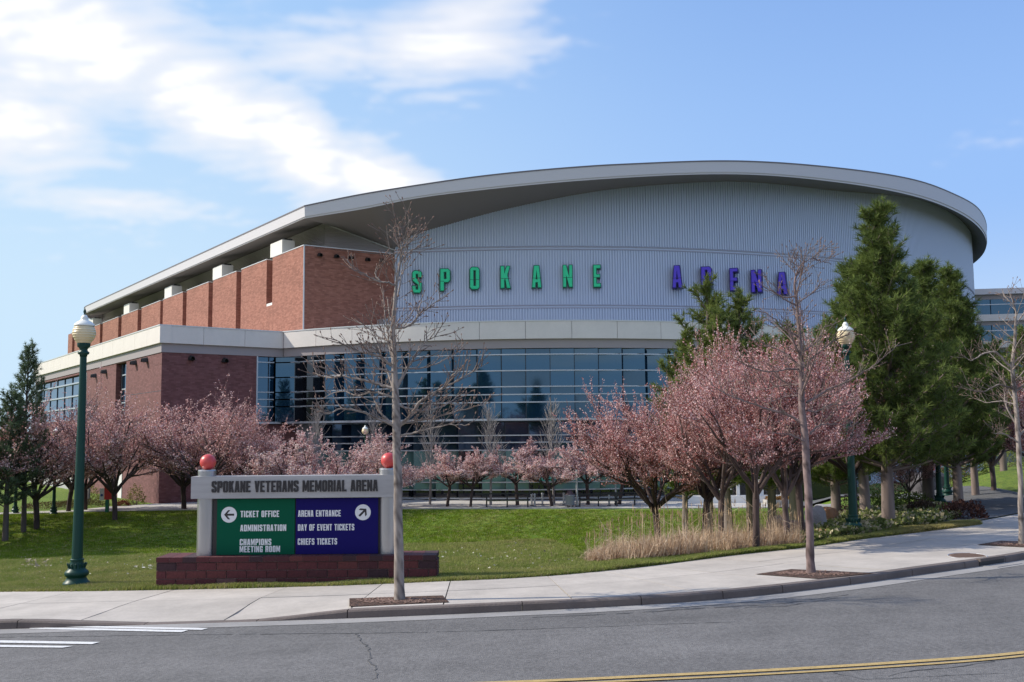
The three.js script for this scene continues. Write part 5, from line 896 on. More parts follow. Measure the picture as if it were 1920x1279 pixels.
// slender bare trees on the plaza
{
  const r = rng(131), wood = new Wood(), tw = new Wood(), tone = barkTone([0.31, 0.285, 0.28], [0.16, 0.14, 0.14], 5);
  const tr = wander(r, vec(0, -0.3, 0), vec(0, 1, 0), 5.9, 14, 0.02, 0.02); wood.tube(tr, taper(15, 0.085, 0.016), 8, tone);
  for (let k = 0; k < 34; k++) { const f = lerp(0.28, 0.93, k / 33), i = Math.floor(f * 14), p = tr[i].clone().lerp(tr[Math.min(14, i + 1)], f * 14 - i), a = k * 2.4 + r(), s = lerp(0.75, 0.5, f), len = lerp(1.9, 0.7, (f - 0.28) / 0.65) * (0.8 + r() * 0.3), pts = wander(r, p, vec(Math.cos(a) * s, 1, Math.sin(a) * s).normalize(), len, 6, 0.08, 0.06); wood.tube(pts, taper(7, 0.03 * (1.1 - f * 0.6), 0.009), 5, tone);
    for (let q = 0; q < 6; q++) { const j = 1 + Math.floor(r() * 5), t = pts[j].clone().sub(pts[j - 1]).normalize(), w = wander(r, pts[j], sideDir(r, t, 0.5), 0.4 + r() * 0.4, 3, 0.1, 0.08); tw.tube(w, taper(4, 0.012, 0.007), 3, tone); } }
  const t = thing('bare_tree', 'slender pale bare tree on the plaza, its trunk just right of the sign', 'bare tree', gp(foot(806, 59)), 0, 'slender bare trees before the glass front'); part(t, 'trunk', wood.geo(), M.bark); part(t, 'twigs', tw.geo(), M.bark);
  [[920, 58.5, 'slender pale bare tree on the plaza, second one right of the sign', 1], [1039, 58.8, 'slender pale bare tree on the plaza behind the litter bin', 1.02], [592, 61, 'slender pale bare tree before the dark corner glass, above the sign', 1.02], [697, 60, 'slender pale bare tree rising behind the right ball of the sign', 0.95], [166, 62.5, 'slender bare tree against the sunlit brick wall at the left', 1.12]].forEach(([px, d, l, k], i) => copyOf(t, l, gp(foot(px, d)), 1 + i * 1.7, k));
}
// street trees in the pavement, bare with buds: trunk and limbs follow the photograph in the plane of the tree, spread in depth
function streetTree(label, base, trunkPx, trunkR, limbs, seed, opt = {}) {
  const r = rng(seed), d0 = base[2], root = vec(...P3(...base)), w = (px, py, dz = 0) => vec(...P3(...at(px, py, d0 + dz))).sub(root);
  const tone = barkTone(opt.bark ?? [0.36, 0.305, 0.27], opt.dark ?? [0.075, 0.056, 0.048], seed), twTone = barkTone([0.21, 0.165, 0.145], [0.085, 0.062, 0.055], seed + 9), budTone = () => [0.22, 0.14, 0.11];
  const wood = new Wood(), limb = new Wood(), tw = new Wood(), buds = new Wood();
  const smooth = (pts, n) => new THREE.CatmullRomCurve3(pts, false, 'centripetal').getPoints(n);
  const tp = smooth([w(...trunkPx[0]).add(vec(0, -0.12, 0)), ...trunkPx.map((q) => w(...q))], 150).map((p) => p.add(vec(0.012 * pn(p.y * 2.3, seed), 0, 0.012 * pn(p.y * 2.1, seed + 5)))), m = FPX / d0;
  const tr = tp.map((p, i) => { const y = p.y; let k = 0; const tab = trunkR.map(([py, rr]) => [w(trunkPx[0][0], py).y, rr / m]); return Math.max(0.004, interp(tab, y)) * (1 + 0.06 * pn(y * 9, 3 + seed) + 0.10 * sstep(0.36, 0.5, pn(seed * 3.1, y * 5.5))); });
  wood.tube(tp, tr, 12, tone);
  const bud = (p, t) => { const a = p.clone(), q = [a, a.clone().addScaledVector(t, 0.012), a.clone().addScaledVector(t, 0.026), a.clone().addScaledVector(t, 0.04)]; buds.tube(q, [0.003, 0.0085, 0.0075, 0.0015], 4, budTone); };
  const spray = (pts, rad0, dens, lenK) => {
    const L = pts.reduce((s, p, i) => s + (i ? p.distanceTo(pts[i - 1]) : 0), 0), n = Math.round(L * dens);
    for (let k = 0; k < n; k++) {
      const f = lerp(0.12, 1, (k + r() * 0.7) / n), i = Math.min(pts.length - 2, Math.floor(f * (pts.length - 1))), t = pts[i + 1].clone().sub(pts[i]).normalize(), p = pts[i].clone().lerp(pts[i + 1], f * (pts.length - 1) - i);
      const dd = sideDir(r, t, 0.55 + r() * 0.55); dd.y = Math.abs(dd.y) * 0.8 + 0.12; dd.normalize();
      const len = (0.16 + r() * 0.34) * lenK * (1.15 - f * 0.45), q = wander(r, p, dd, len, 5, 0.13, 0.06); tw.tube(q, taper(6, Math.max(0.0036, rad0 * 0.28), 0.0026), 4, twTone); bud(q[5], q[5].clone().sub(q[4]).normalize());
      const kids = Math.floor(r() * 4 * lenK); for (let j = 0; j < kids; j++) { const i2 = 1 + Math.floor(r() * 4), t2 = q[i2 + 1 > 5 ? 5 : i2 + 1].clone().sub(q[i2]).normalize(), e = wander(r, q[i2], sideDir(r, t2.lengthSq() ? t2 : dd, 0.6 + r() * 0.4), 0.06 + r() * 0.16, 3, 0.15, 0.08); tw.tube(e, taper(4, 0.004, 0.0028), 3, twTone); bud(e[3], e[3].clone().sub(e[2]).normalize()); }
      if (r() < 0.6) bud(q[3], sideDir(r, dd, 0.5));
    }
    bud(pts[pts.length - 1], pts[pts.length - 1].clone().sub(pts[pts.length - 2]).normalize());
  };
  for (const [rad, px, depth] of limbs) {
    const n0 = px.length, pts = smooth(px.map(([x, y], i) => w(x, y, depth * (i / (n0 - 1)))), n0 * 5), rr = taper(pts.length, rad * 0.8 / m, 0.004).map((v, i) => v * (1 + 0.07 * pn(i * 0.9 + seed, rad)));
    const wob = pts.map((p, i) => (i && i < pts.length - 1 ? p.clone().addScaledVector(rdir(r), 0.008) : p)); limb.tube(wob, rr, 7, tone); spray(wob, rad / m, (opt.dens ?? 17) * 0.78, opt.lenK ?? 1);
  }
  // extra shoots in depth, where the picture only shows them end on
  for (let k = 0; k < (opt.extra ?? 14); k++) { const f = lerp(opt.from ?? 0.42, 0.95, (k + r()) / (opt.extra ?? 14)), i = Math.floor(f * 150), p = tp[i], s = r() < 0.5 ? -1 : 1, len = lerp(1.1, 0.35, (f - 0.4) / 0.55) * (0.6 + r() * 0.6), pts = wander(r, p, vec((r() - 0.5) * 0.9, 0.55 + r() * 0.4, s * (0.5 + r() * 0.6)).normalize(), len, 8, 0.12, 0.04); limb.tube(pts, taper(9, tr[i] * 0.42, 0.0042), 6, tone); spray(pts, tr[i] * 0.4, (opt.dens ?? 17) * 0.7, (opt.lenK ?? 1) * 0.8); }
  const t = thing('street_tree', label, 'bare street tree', P3(...base), 0, 'bare street trees in the pavement'); part(t, 'trunk', wood.geo(), M.bark); part(t, 'limbs', limb.geo(), M.bark); part(t, 'twigs', tw.geo(), M.bark); part(t, 'buds', buds.geo(), M.bark).userData.kind = 'stuff';
  return t;
}
{
  const onPave = (px, py) => { const q = onStreet(px, py, 0); return [q[0], slopeP(q[0], q[1]), q[1]]; };
  streetTree('bare street tree with a pale grey trunk before the right end of the sign', onPave(749, 1126),
    [[749, 1126], [747, 1000], [745, 860], [743, 790], [741, 720], [737, 640], [741, 560], [748, 500], [753, 470], [752, 452], [748, 436]], [[1130, 10.8], [1105, 9.8], [1000, 8.7], [860, 7.7], [790, 7.8], [720, 6.1], [640, 5], [560, 3.4], [500, 2.2], [436, 0.8]],
    [[4.4, [[741, 800], [722, 784], [703, 752], [692, 733]], 0.2], [5, [[747, 800], [765, 783], [792, 750], [833, 727], [870, 706], [912, 682]], -0.25], [3.2, [[833, 727], [848, 705], [866, 688]], -0.3],
      [4.4, [[738, 728], [715, 722], [680, 712], [640, 704], [603, 688]], 0.15], [3.4, [[640, 704], [615, 708], [590, 700]], 0.3], [4.2, [[744, 727], [758, 700], [770, 680], [790, 650], [804, 637], [835, 628]], 0.1],
      [4, [[734, 686], [713, 669], [690, 663], [660, 655], [624, 634]], -0.15], [3.6, [[740, 797], [710, 786], [680, 773], [640, 767], [612, 776], [590, 757]], -0.3], [3.6, [[746, 797], [770, 791], [813, 783], [863, 770], [915, 756]], 0.4],
      [3, [[746, 818], [775, 812], [800, 806], [840, 797], [876, 797]], -0.45], [3, [[736, 672], [730, 645], [726, 620], [722, 590], [718, 540]], 0.2], [2.6, [[745, 537], [728, 530], [710, 527], [680, 513], [664, 505], [650, 488]], -0.1],
      [2.2, [[712, 527], [704, 515], [706, 498]], 0.1], [2.2, [[752, 490], [764, 476], [780, 465], [802, 462]], 0.1], [2.2, [[752, 468], [770, 452], [780, 440], [786, 424]], -0.1], [3.4, [[741, 614], [760, 613], [780, 600], [786, 588], [806, 575], [838, 552]], 0.2],
      [2.2, [[782, 597], [785, 580], [795, 548]], 0.1], [2.6, [[734, 640], [715, 634], [690, 616], [668, 600]], 0.3], [3, [[738, 745], [700, 735], [670, 742], [640, 733], [610, 745]], 0.5], [2.8, [[746, 760], [790, 770], [830, 762], [860, 742]], 0.5], [2.6, [[742, 700], [700, 690], [650, 690]], -0.5], [2.4, [[745, 690], [790, 690], [840, 672], [868, 655]], 0.5]], 201, { dens: 15 });
  streetTree('bare street tree with a leaning pinkish trunk before the rose cherries', onPave(1521, 1076),
    [[1521, 1076], [1516, 940], [1512, 860], [1507, 800], [1503, 740], [1502, 690], [1500, 640], [1494, 570], [1490, 532], [1497, 505], [1507, 490]], [[1080, 9.2], [1050, 7.4], [940, 6.9], [860, 6.8], [800, 6.5], [690, 5], [640, 4], [570, 3], [490, 1]],
    [[3.6, [[1504, 793], [1485, 781], [1460, 773], [1410, 757], [1375, 745], [1357, 735], [1343, 700]], 0.15], [3, [[1501, 692], [1480, 692], [1447, 697], [1403, 687], [1384, 676]], -0.2], [2.8, [[1500, 690], [1480, 668], [1460, 657], [1427, 640], [1408, 616]], 0.2],
      [3, [[1519, 815], [1532, 800], [1550, 796], [1580, 797], [1604, 812]], 0.1], [3.4, [[1512, 755], [1530, 745], [1553, 730], [1593, 713], [1627, 693], [1660, 668], [1684, 645]], 0.2], [2.8, [[1509, 690], [1523, 672], [1537, 660], [1560, 643], [1582, 622]], -0.1],
      [2.2, [[1491, 556], [1474, 558], [1455, 550], [1444, 540], [1434, 521]], 0.1], [2, [[1492, 521], [1500, 506], [1508, 492], [1525, 482], [1536, 470]], 0.1], [1.8, [[1525, 484], [1540, 490], [1556, 494]], 0.2], [2, [[1492, 572], [1474, 563], [1462, 554], [1450, 546]], -0.2], [2, [[1497, 568], [1513, 556], [1525, 548], [1540, 530]], 0.2],
      [2.4, [[1506, 748], [1490, 742], [1463, 747], [1440, 757]], 0.4], [2.6, [[1513, 770], [1530, 772], [1556, 760], [1600, 758]], 0.5], [2.4, [[1504, 660], [1530, 640], [1548, 610]], 0.4], [2.2, [[1497, 630], [1478, 620], [1455, 600], [1440, 590]], -0.3], [2.2, [[1503, 720], [1470, 722], [1430, 730], [1390, 725]], 0.5], [2.2, [[1512, 830], [1480, 815], [1440, 812]], -0.5]], 233, { bark: [0.255, 0.18, 0.17], dark: [0.07, 0.046, 0.042], dens: 15 });
  streetTree('bare street tree with twisting pale limbs at the right edge', onPave(1916, 1022),
    [[1916, 1022], [1913, 900], [1908, 800], [1905, 760], [1901, 720], [1899, 690], [1902, 640], [1905, 600], [1904, 580], [1892, 562]], [[1026, 6.6], [990, 5], [900, 4.7], [800, 4.4], [720, 3.8], [640, 2.9], [562, 0.9]],
    [[3, [[1899, 692], [1882, 674], [1868, 661], [1852, 661], [1830, 671], [1820, 676], [1809, 668]], 0.1], [2, [[1901, 645], [1889, 641], [1879, 648], [1872, 655]], 0.1], [2.6, [[1904, 730], [1872, 722], [1846, 734], [1828, 734], [1815, 722]], -0.2], [2.6, [[1905, 735], [1925, 715], [1950, 690]], 0.1], [2.4, [[1902, 680], [1922, 660], [1945, 630]], -0.2], [2, [[1904, 610], [1918, 590], [1926, 560]], 0.1], [2, [[1893, 565], [1884, 556], [1880, 545]], 0.1],
      [2.6, [[1909, 800], [1890, 770], [1884, 745], [1882, 720]], 0.2], [2.6, [[1911, 820], [1930, 790], [1950, 760]], 0.2], [2.2, [[1906, 760], [1880, 752], [1850, 755], [1830, 748]], 0.4], [2.2, [[1910, 830], [1885, 815], [1862, 812]], -0.3]], 257, { dens: 12, extra: 10 });
}
// pines: whorled limbs with tufts of needles
function pineTree(name, label, seed, o) {
  const r = rng(seed), wood = new Wood(), nd = new Leaves(), H = o.h, tone = barkTone(o.bark ?? [0.24, 0.185, 0.165], [0.07, 0.05, 0.045], seed);
  const tr = wander(r, vec(0, -0.4, 0), vec(o.lean ?? 0, 1, 0).normalize(), H + 0.2, 16, 0.012, 0.02), at2 = (f) => { const i = Math.min(15, Math.floor(f * 16)); return tr[i].clone().lerp(tr[i + 1], f * 16 - i); };
  wood.tube(tr, taper(17, o.r ?? 0.16, 0.018), 10, tone);
  const A = o.green ?? [0.062, 0.10, 0.024], B = o.green2 ?? [0.18, 0.23, 0.056];
  const tuft = (p, d, k) => { const n = o.n ?? 16, tone2 = mixc(A, B, clamp(0.15 + r() * 0.85, 0, 1)); for (let i = 0; i < n; i++) { const t = d.clone().multiplyScalar(0.55 + r() * 0.7).addScaledVector(rdir(r), 0.85).normalize(), w = rdir(r).cross(t).normalize(), v = 0.75 + r() * 0.5; nd.blade(p.clone().addScaledVector(d, -0.1 * r() * k), t, w, (o.needle ?? 0.17) * k * (0.7 + r() * 0.5), o.wid ?? 0.024, [tone2[0] * v, tone2[1] * v, tone2[2] * v]); } };
  const whorls = Math.round((H - o.clear) / (o.gap ?? 0.42));
  for (let q = 0; q < whorls; q++) {
    const f = (o.clear + (H - o.clear) * (q + 0.3 * r()) / whorls) / H, rel = (f * H - o.clear) / (H - o.clear), R = interp(o.profile, rel), p = at2(f * 0.985), nb = Math.max(4, Math.round((o.nb ?? 7) * (0.6 + R * 0.35)));
    for (let k = 0; k < nb; k++) {
      const a = (k + r() * 0.8) / nb * 6.2832 + q, len = R * (0.42 + r() * 0.8), up = lerp(0.18, 1.15, rel) + (r() - 0.5) * 0.3, pts = wander(r, p.clone().addScaledVector(vec(0, 1, 0), (r() - 0.5) * 0.3), vec(Math.cos(a), up, Math.sin(a)).normalize(), len, 6, 0.07, 0.095);
      wood.tube(pts, taper(7, 0.014 + 0.016 * len, 0.008), 5, tone);
      const subs = Math.round(3 + len * (o.sub ?? 5));
      for (let s = 0; s < subs; s++) {
        const g = lerp(o.inner ?? 0.3, 1, (s + r() * 0.6) / subs), i = Math.min(5, Math.floor(g * 6)), b = pts[i].clone().lerp(pts[i + 1], g * 6 - i), t = pts[i + 1].clone().sub(pts[i]).normalize(), d = sideDir(r, t, 0.7 + r() * 0.4); d.y = Math.abs(d.y) * 0.7 + 0.25; d.normalize();
        const sl = (0.16 + r() * 0.26) * (1.15 - g * 0.4) * (o.bushy ?? 1), e = [b, b.clone().addScaledVector(d, sl * 0.5), b.clone().addScaledVector(d, sl).add(vec(0, sl * 0.18, 0))]; wood.tube(e, [0.009, 0.007, 0.005], 3, tone);
        tuft(e[2], e[2].clone().sub(e[1]).normalize(), 1); tuft(e[1], d, 0.9); if (r() < 0.5) tuft(b, t.clone().add(d).normalize(), 0.9);
      }
      tuft(pts[6], pts[6].clone().sub(pts[5]).normalize(), 1.1); tuft(pts[5], pts[5].clone().sub(pts[4]).normalize(), 1);
    }
  }
  for (let k = 0; k < 10; k++) tuft(at2(lerp(0.93, 1, k / 9)), vec((r() - 0.5) * 0.6, 1, (r() - 0.5) * 0.6).normalize(), 1);
  const t = thing(name, label, 'pine tree'); part(t, 'trunk', wood.geo(), M.bark); part(t, 'crown', nd.geo(), M.leaf); return t;
}
{
  const big = [[0, 1.7], [0.12, 1.95], [0.3, 1.85], [0.5, 1.4], [0.68, 0.95], [0.82, 0.6], [0.93, 0.34], [1, 0.12]], slim = [[0, 1.5], [0.25, 1.75], [0.5, 1.4], [0.75, 0.85], [0.9, 0.4], [1, 0.1]], G = 'pines at the right of the arena front';
  const P1 = pineTree('pine_tree', 'tallest dense green pine, its tip reaching the roof rim', 301, { h: 8.3, clear: 1.75, profile: big, r: 0.17, nb: 9, sub: 7, gap: 0.33, inner: 0.3, needle: 0.2, wid: 0.019, n: 20 }); P1.userData.group = G;
  const P2 = pineTree('pine_tree', 'slim open pine with a bare leader before the blue letters', 317, { h: 8.0, clear: 2.4, profile: slim, r: 0.13, nb: 6, sub: 4.5, gap: 0.46, needle: 0.2, n: 16, green: [0.08, 0.12, 0.03], green2: [0.23, 0.27, 0.07] }); P2.userData.group = G;
  const fit = (px, d, pyTop, unit, wide = 1) => { const b = foot(px, d), k = (ray(px, pyTop)[1] * d - b[1]) / unit; return [b, [wide, k, wide]]; };
  const set = (t, turn, [b, k]) => put(t, b, turn, k), dup = (t, label, turn, [b, k]) => copyOf(t, label, gp(b), turn, k, G);
  set(P1, 0.4, fit(1664, 24.2, 352, 8.5, 1.0));
  set(P2, 0.2, fit(1327, 35, 497, 8.2, 1.35));
  dup(P2, 'open pine right of the one before the blue letters, slightly lower', 2.1, fit(1408, 35.5, 522, 8.2, 1.35));
  dup(P2, 'low pine filling the gap behind the leaning street tree', 4.0, fit(1490, 33, 590, 8.2, 1.5));
  dup(P2, 'low leftmost pine of the group, against the glass front', 5.2, fit(1283, 36, 610, 8.2, 1.0));
  dup(P2, 'low bushy pine between the two open pines', 3.3, fit(1366, 34, 560, 8.2, 1.35));
  dup(P2, 'low bushy pine right of the open pines, behind the blossom', 0.9, fit(1446, 34, 612, 8.2, 1.4));
  dup(P1, 'dense pine between the tall lamp and the tallest pine', 1.9, fit(1567, 30, 590, 8.5, 0.95));
  dup(P1, 'dense pine close behind the tall lamp, left of the tallest pine', 3.1, fit(1622, 29, 470, 8.5, 1.0));
  dup(P1, 'dark dense pine right of the tallest pine, tip below the eave', 4.4, fit(1798, 31, 482, 8.5, 0.95));
  dup(P1, 'dark dense pine behind the path, beside the office block', 5.6, fit(1742, 34, 470, 8.5, 1.25));
  dup(P1, 'dark dense pine filling the shade beneath the eave', 2.7, fit(1830, 37, 560, 8.5, 0.9));
  dup(P2, 'small olive pine before the office block at the right edge', 1.0, fit(1885, 46, 628, 8.2, 1.3));
  dup(P2, 'small olive pine at the right edge beside the office block', 2.6, fit(1945, 42, 600, 8.2, 1.3));
  const G2 = 'pines at the left of the lawn';
  const P3t = pineTree('pine_tree', 'blue green pine with an open feathery top at the left edge', 331, { h: 10.2, clear: 2.6, profile: [[0, 1.5], [0.25, 1.75], [0.5, 1.4], [0.75, 1.15], [0.9, 0.7], [1, 0.2]], r: 0.15, nb: 6, sub: 3.4, gap: 0.56, needle: 0.22, wid: 0.026, n: 14, green: [0.06, 0.095, 0.055], green2: [0.16, 0.21, 0.11], bark: [0.11, 0.085, 0.08] }); P3t.userData.group = G2;
  put(P3t, foot(46, 50.5), 0.3, [0.92, 0.93, 0.92]);
  copyOf(P3t, 'shorter dark pine behind the pink trees at the left edge', gp(foot(12, 49)), 1.6, [1.05, 0.72, 1.05], G2);
  copyOf(P3t, 'dark pine standing just outside the left edge', gp(foot(-85, 48)), 3.0, [1.2, 0.62, 1.2], G2);
  copyOf(P3t, 'dark pine outside the left edge, nearer the swale', gp(foot(-150, 46)), 5.0, [1.2, 0.85, 1.2], G2);
  copyOf(P3t, 'tall dark pine well outside the left edge on the swale bank', gp(foot(-230, 47.5)), 4.0, [1.3, 1.0, 1.3], G2);
  copyOf(P3t, 'dark pine farthest outside the left edge', gp(foot(-330, 46.5)), 0.7, [1.3, 1.15, 1.3], G2);
}

// ---------------------------------------------------------------- plants, rocks and furniture
{ // reeds: dry standing blades in the swale beside the pavement
  const r = rng(401), lv = new Leaves(), v1 = vec(0, 0, 0);
  const inReeds = (px) => px > 1098 && px < 1505;
  for (let k = 0; k < 9000; k++) {
    const px = 1098 + r() * 407, X0 = ray(px, 1000)[0], near = (() => { let d = 17; while (d < backD(X0 * d) + lerp(0.95, 0.35, sstep(1180, 1420, px)) + (px < 1170 ? (1170 - px) * 0.012 : 0)) d += 0.05; return d; })();
    const dep = near + r() ** 1.5 * lerp(5.5, 4.0, sstep(1300, 1480, px)) * (px < 1180 ? lerp(0.35, 1, sstep(1098, 1180, px)) : 1), X = X0 * dep, y = terrain(X, dep), tall = r() < 0.045, n = pn(X * 1.7, dep * 1.7), edge = sstep(1095, 1170, px) * lerp(1, 0.55, sstep(1430, 1505, px));
    if (n < -0.28 && !tall) continue;
    const h = (tall ? 0.7 + r() * 0.4 : (0.17 + r() * 0.36 + n * 0.24)) * lerp(0.45, 1, edge), a = r() * 6.28, lean = (tall ? 0.06 : 0.15 + r() * r() * 1.3), d = vec(Math.cos(a) * lean, 1, Math.sin(a) * lean).normalize(), w = rdir(r); w.y = 0; w.normalize();
    const t = r(), c = mixc([0.48, 0.33, 0.215], t < 0.3 ? [0.26, 0.16, 0.11] : [0.70, 0.55, 0.40], r()), base = V(X, y - 0.03, dep);
    lv.blade(base, d, w, h, tall ? 0.014 : 0.018 + r() * 0.014, c);
    if (r() < 0.55) { const q = base.clone().addScaledVector(d, h * (0.5 + r() * 0.4)), dd = vec(d.x + (r() - 0.5) * 1.6, -0.3 + r() * 0.9, d.z + (r() - 0.5) * 1.6).normalize(); lv.blade(q, dd, w, h * (0.3 + r() * 0.35), 0.016, mixc(c, [0.7, 0.58, 0.42], 0.3)); }
    if (tall && r() < 0.5) lv.leaf(base.clone().addScaledVector(d, h * 0.82), d, w, 0.16, 0.026, [0.42, 0.30, 0.18]);
  }
  const o = single('reeds', lv.geo(), M.leaf, 'dry tan reeds standing in the swale beneath the pink cherries', 'reeds'); o.userData.kind = 'stuff';
}
{ // ivy bed under the pines
  const r = rng(421), lv = new Leaves();
  for (let k = 0; k < 26000; k++) {
    const px = 1506 + r() * 330, bx = ray(px, 980)[0]; let d0 = 18; while (d0 < backD(bx * d0) + lerp(0.3, 1.0, sstep(1600, 1690, px)) + (px > 1760 ? (px - 1760) * 0.006 : 0)) d0 += 0.05;
    const dep = d0 + r() ** 1.3 * 9, X = bx * dep; if (px < 1540 && dep > 24) continue; if (dep > 26 && Math.abs(X - lerp(13.8, 16.6, (dep - 26) / 9)) < 2.2) continue;
    const n = pn(X * 0.9, dep * 0.9), y = terrain(X, dep) + r() * (0.16 + 0.14 * n) + 0.02, d = rdir(r); d.y = Math.abs(d.y) * 0.6 + 0.1; d.normalize(); const w = rdir(r).cross(d).normalize(), c = r() < 0.28 ? mixc([0.40, 0.33, 0.20], [0.66, 0.58, 0.40], r()) : mixc([0.075, 0.11, 0.028], [0.25, 0.27, 0.09], r()), s = 0.07 + r() * 0.08;
    lv.leaf(V(X, y, dep), d, w, s, s * 0.75, c);
  }
  const o = single('ground_cover', lv.geo(), M.leaf, 'olive ivy ground cover around the pine trunks and the tall lamp', 'ground cover'); o.userData.kind = 'stuff';
}
{ // grass blades over the nearer lawn and ragged tufts along the pavement edge
  const tuft = new Leaves(), r = rng(431); for (let i = 0; i < 7; i++) { const a = r() * 6.28, d = vec(Math.cos(a) * 0.5, 1, Math.sin(a) * 0.5).normalize(); tuft.blade(vec((r() - 0.5) * 0.09, -0.005, (r() - 0.5) * 0.09), d, vec(-Math.sin(a), 0, Math.cos(a)), 0.032 + r() * 0.034, 0.009, [1, 1, 1]); }
  const spots = [], m4 = new THREE.Matrix4(), q = new THREE.Quaternion(), col = [];
  for (let k = 0; k < 215000; k++) {
    const px = -300 + r() * 2160, u = r(), X0 = ray(px, 1040)[0]; let d0 = clamp(backD(X0 * 16.5), 14, 34); d0 = backD(X0 * d0); d0 = backD(X0 * d0);
    const dep = d0 + 0.02 + (px > 1150 ? u * u * 1.6 : u ** 1.6 * 10), X = X0 * dep; if (px > 1835) continue; const y = terrain(X, dep), dry = r(), edge = dep - d0 < 0.12 ? 1.35 : 1;
    q.setFromAxisAngle(vec(0, 1, 0), r() * 6.28); const s = (0.7 + r() * 0.7) * edge * (1 + (dep - 16) * 0.05); m4.compose(V(X, y, dep), q, vec(s, s * (0.8 + 0.5 * pn(X * 0.8, dep * 0.8)), s)); spots.push(m4.clone()); const L = lawnTone(X, dep), v = 0.8 + r() * 0.7, c = dry < 0.12 ? [0.42, 0.35, 0.18] : [L[0] * v, L[1] * v, L[2] * v]; col.push(c);
  }
  const im = new THREE.InstancedMesh(tuft.geo(), M.leaf, spots.length), cc = new THREE.Color(); spots.forEach((m, i) => { im.setMatrixAt(i, m); im.setColorAt(i, cc.setRGB(...col[i])); });
  im.name = 'grass'; im.userData.kind = 'stuff'; im.castShadow = im.receiveShadow = true; scene.add(tag(im, 'short green grass blades over the near lawn', 'grass'));
  const coarse = new Leaves(); for (let i = 0; i < 9; i++) { const a = r() * 6.28, d = vec(Math.cos(a) * 0.5, 1, Math.sin(a) * 0.5).normalize(); coarse.blade(vec((r() - 0.5) * 0.24, -0.01, (r() - 0.5) * 0.24), d, vec(-Math.sin(a), 0, Math.cos(a)), 0.06 + r() * 0.06, 0.03, [1, 1, 1]); }
  const sp2 = [], c2 = []; for (let k = 0; k < 60000; k++) { const px = -60 + r() * 1540, X0 = ray(px, 980)[0], dep = 41 + r() * 15.2, X = X0 * dep, L = lawnTone(X, dep), v = 0.75 + r() * 0.6; if (dep > PLAZA / ray(px, 956)[1] - 0.2) continue; q.setFromAxisAngle(vec(0, 1, 0), r() * 6.28); const s = 0.6 + r() * 0.7; m4.compose(V(X, terrain(X, dep), dep), q, vec(s, s * (0.8 + 0.5 * pn(X * 0.5, dep * 0.5)), s)); sp2.push(m4.clone()); c2.push(r() < 0.10 ? [0.42, 0.36, 0.16] : [L[0] * v, L[1] * v, L[2] * v]); }
  const im2 = new THREE.InstancedMesh(coarse.geo(), M.leaf, sp2.length); sp2.forEach((m, i) => { im2.setMatrixAt(i, m); im2.setColorAt(i, cc.setRGB(...c2[i])); });
  im2.name = 'grass_001'; im2.userData.kind = 'stuff'; im2.castShadow = im2.receiveShadow = true; scene.add(tag(im2, 'lush green grass on the far bank of the swale below the plaza', 'grass'));
  // litter: dead leaves and pale bits lying on the grass
  const lit = new Leaves(); const drop = (px, py, n, rx, ry, c0, c1, s0) => { for (let k = 0; k < n; k++) { const a = r() * 6.28, t = Math.sqrt(r()), g = onGround(px + Math.cos(a) * t * rx, py + Math.sin(a) * t * ry), d = rdir(r); d.y *= 0.35; d.normalize(); const w = rdir(r).cross(d).normalize(), s = s0 * (0.5 + r()); lit.leaf(V(g[0], g[1] + 0.03 + r() * 0.03, g[2]), d, w, s, s * 0.6, mixc(c0, c1, r())); } };
  drop(66, 1060, 70, 24, 9, [0.30, 0.24, 0.16], [0.52, 0.44, 0.32], 0.09); drop(150, 1060, 60, 140, 34, [0.5, 0.46, 0.36], [0.75, 0.72, 0.62], 0.05); drop(950, 1048, 90, 150, 26, [0.5, 0.46, 0.34], [0.75, 0.70, 0.58], 0.045); drop(270, 1068, 26, 26, 3, [0.5, 0.47, 0.38], [0.76, 0.73, 0.66], 0.06);
  drop(334, 1034, 60, 30, 1.6, [0.03, 0.03, 0.03], [0.07, 0.06, 0.05], 0.07); drop(1010, 1018, 30, 110, 30, [0.06, 0.05, 0.04], [0.3, 0.25, 0.16], 0.05);
  const lo = single('leaf_litter', lit.geo(), M.leaf, 'scattered dead leaves and pale litter lying on the near lawn', 'leaf litter'); lo.userData.kind = 'stuff';
}
function bush(name, label, g, rx, ry, n, cA, cB, seed, group, leafS = 0.07) {
  const r = rng(seed), lv = new Leaves(), wood = new Wood(), tone = barkTone([0.16, 0.11, 0.09], [0.06, 0.04, 0.035], seed);
  for (let k = 0; k < 9; k++) { const a = k / 9 * 6.28 + r(), pts = wander(r, vec(0, -0.1, 0), vec(Math.cos(a) * rx / ry * 0.8, 1, Math.sin(a) * rx / ry * 0.8).normalize(), ry * 1.5, 5, 0.18, 0); wood.tube(pts, taper(6, 0.018, 0.006), 4, tone); }
  for (let k = 0; k < n; k++) { const d0 = rdir(r); d0.y = Math.abs(d0.y); const lump = 1 + 0.28 * pn(d0.x * 3 + seed, d0.z * 3 + d0.y * 2), t = 0.55 + 0.45 * Math.sqrt(r()), p = vec(d0.x * rx * t * lump, 0.04 + d0.y * ry * 2 * t * lump * 0.95, d0.z * rx * t * lump), d = d0.clone().addScaledVector(rdir(r), 0.9).normalize(), w = rdir(r).cross(d).normalize(), s = leafS * (0.6 + r() * 0.8), v = 0.75 + r() * 0.5, c = mixc(cA, cB, r()); lv.leaf(p, d, w, s, s * 0.55, [c[0] * v, c[1] * v, c[2] * v]); }
  const t = thing(name, label, 'shrub', gp(g), 0, group); part(t, 'stems', wood.geo(), M.bark); part(t, 'foliage', lv.geo(), M.leaf); return t;
}
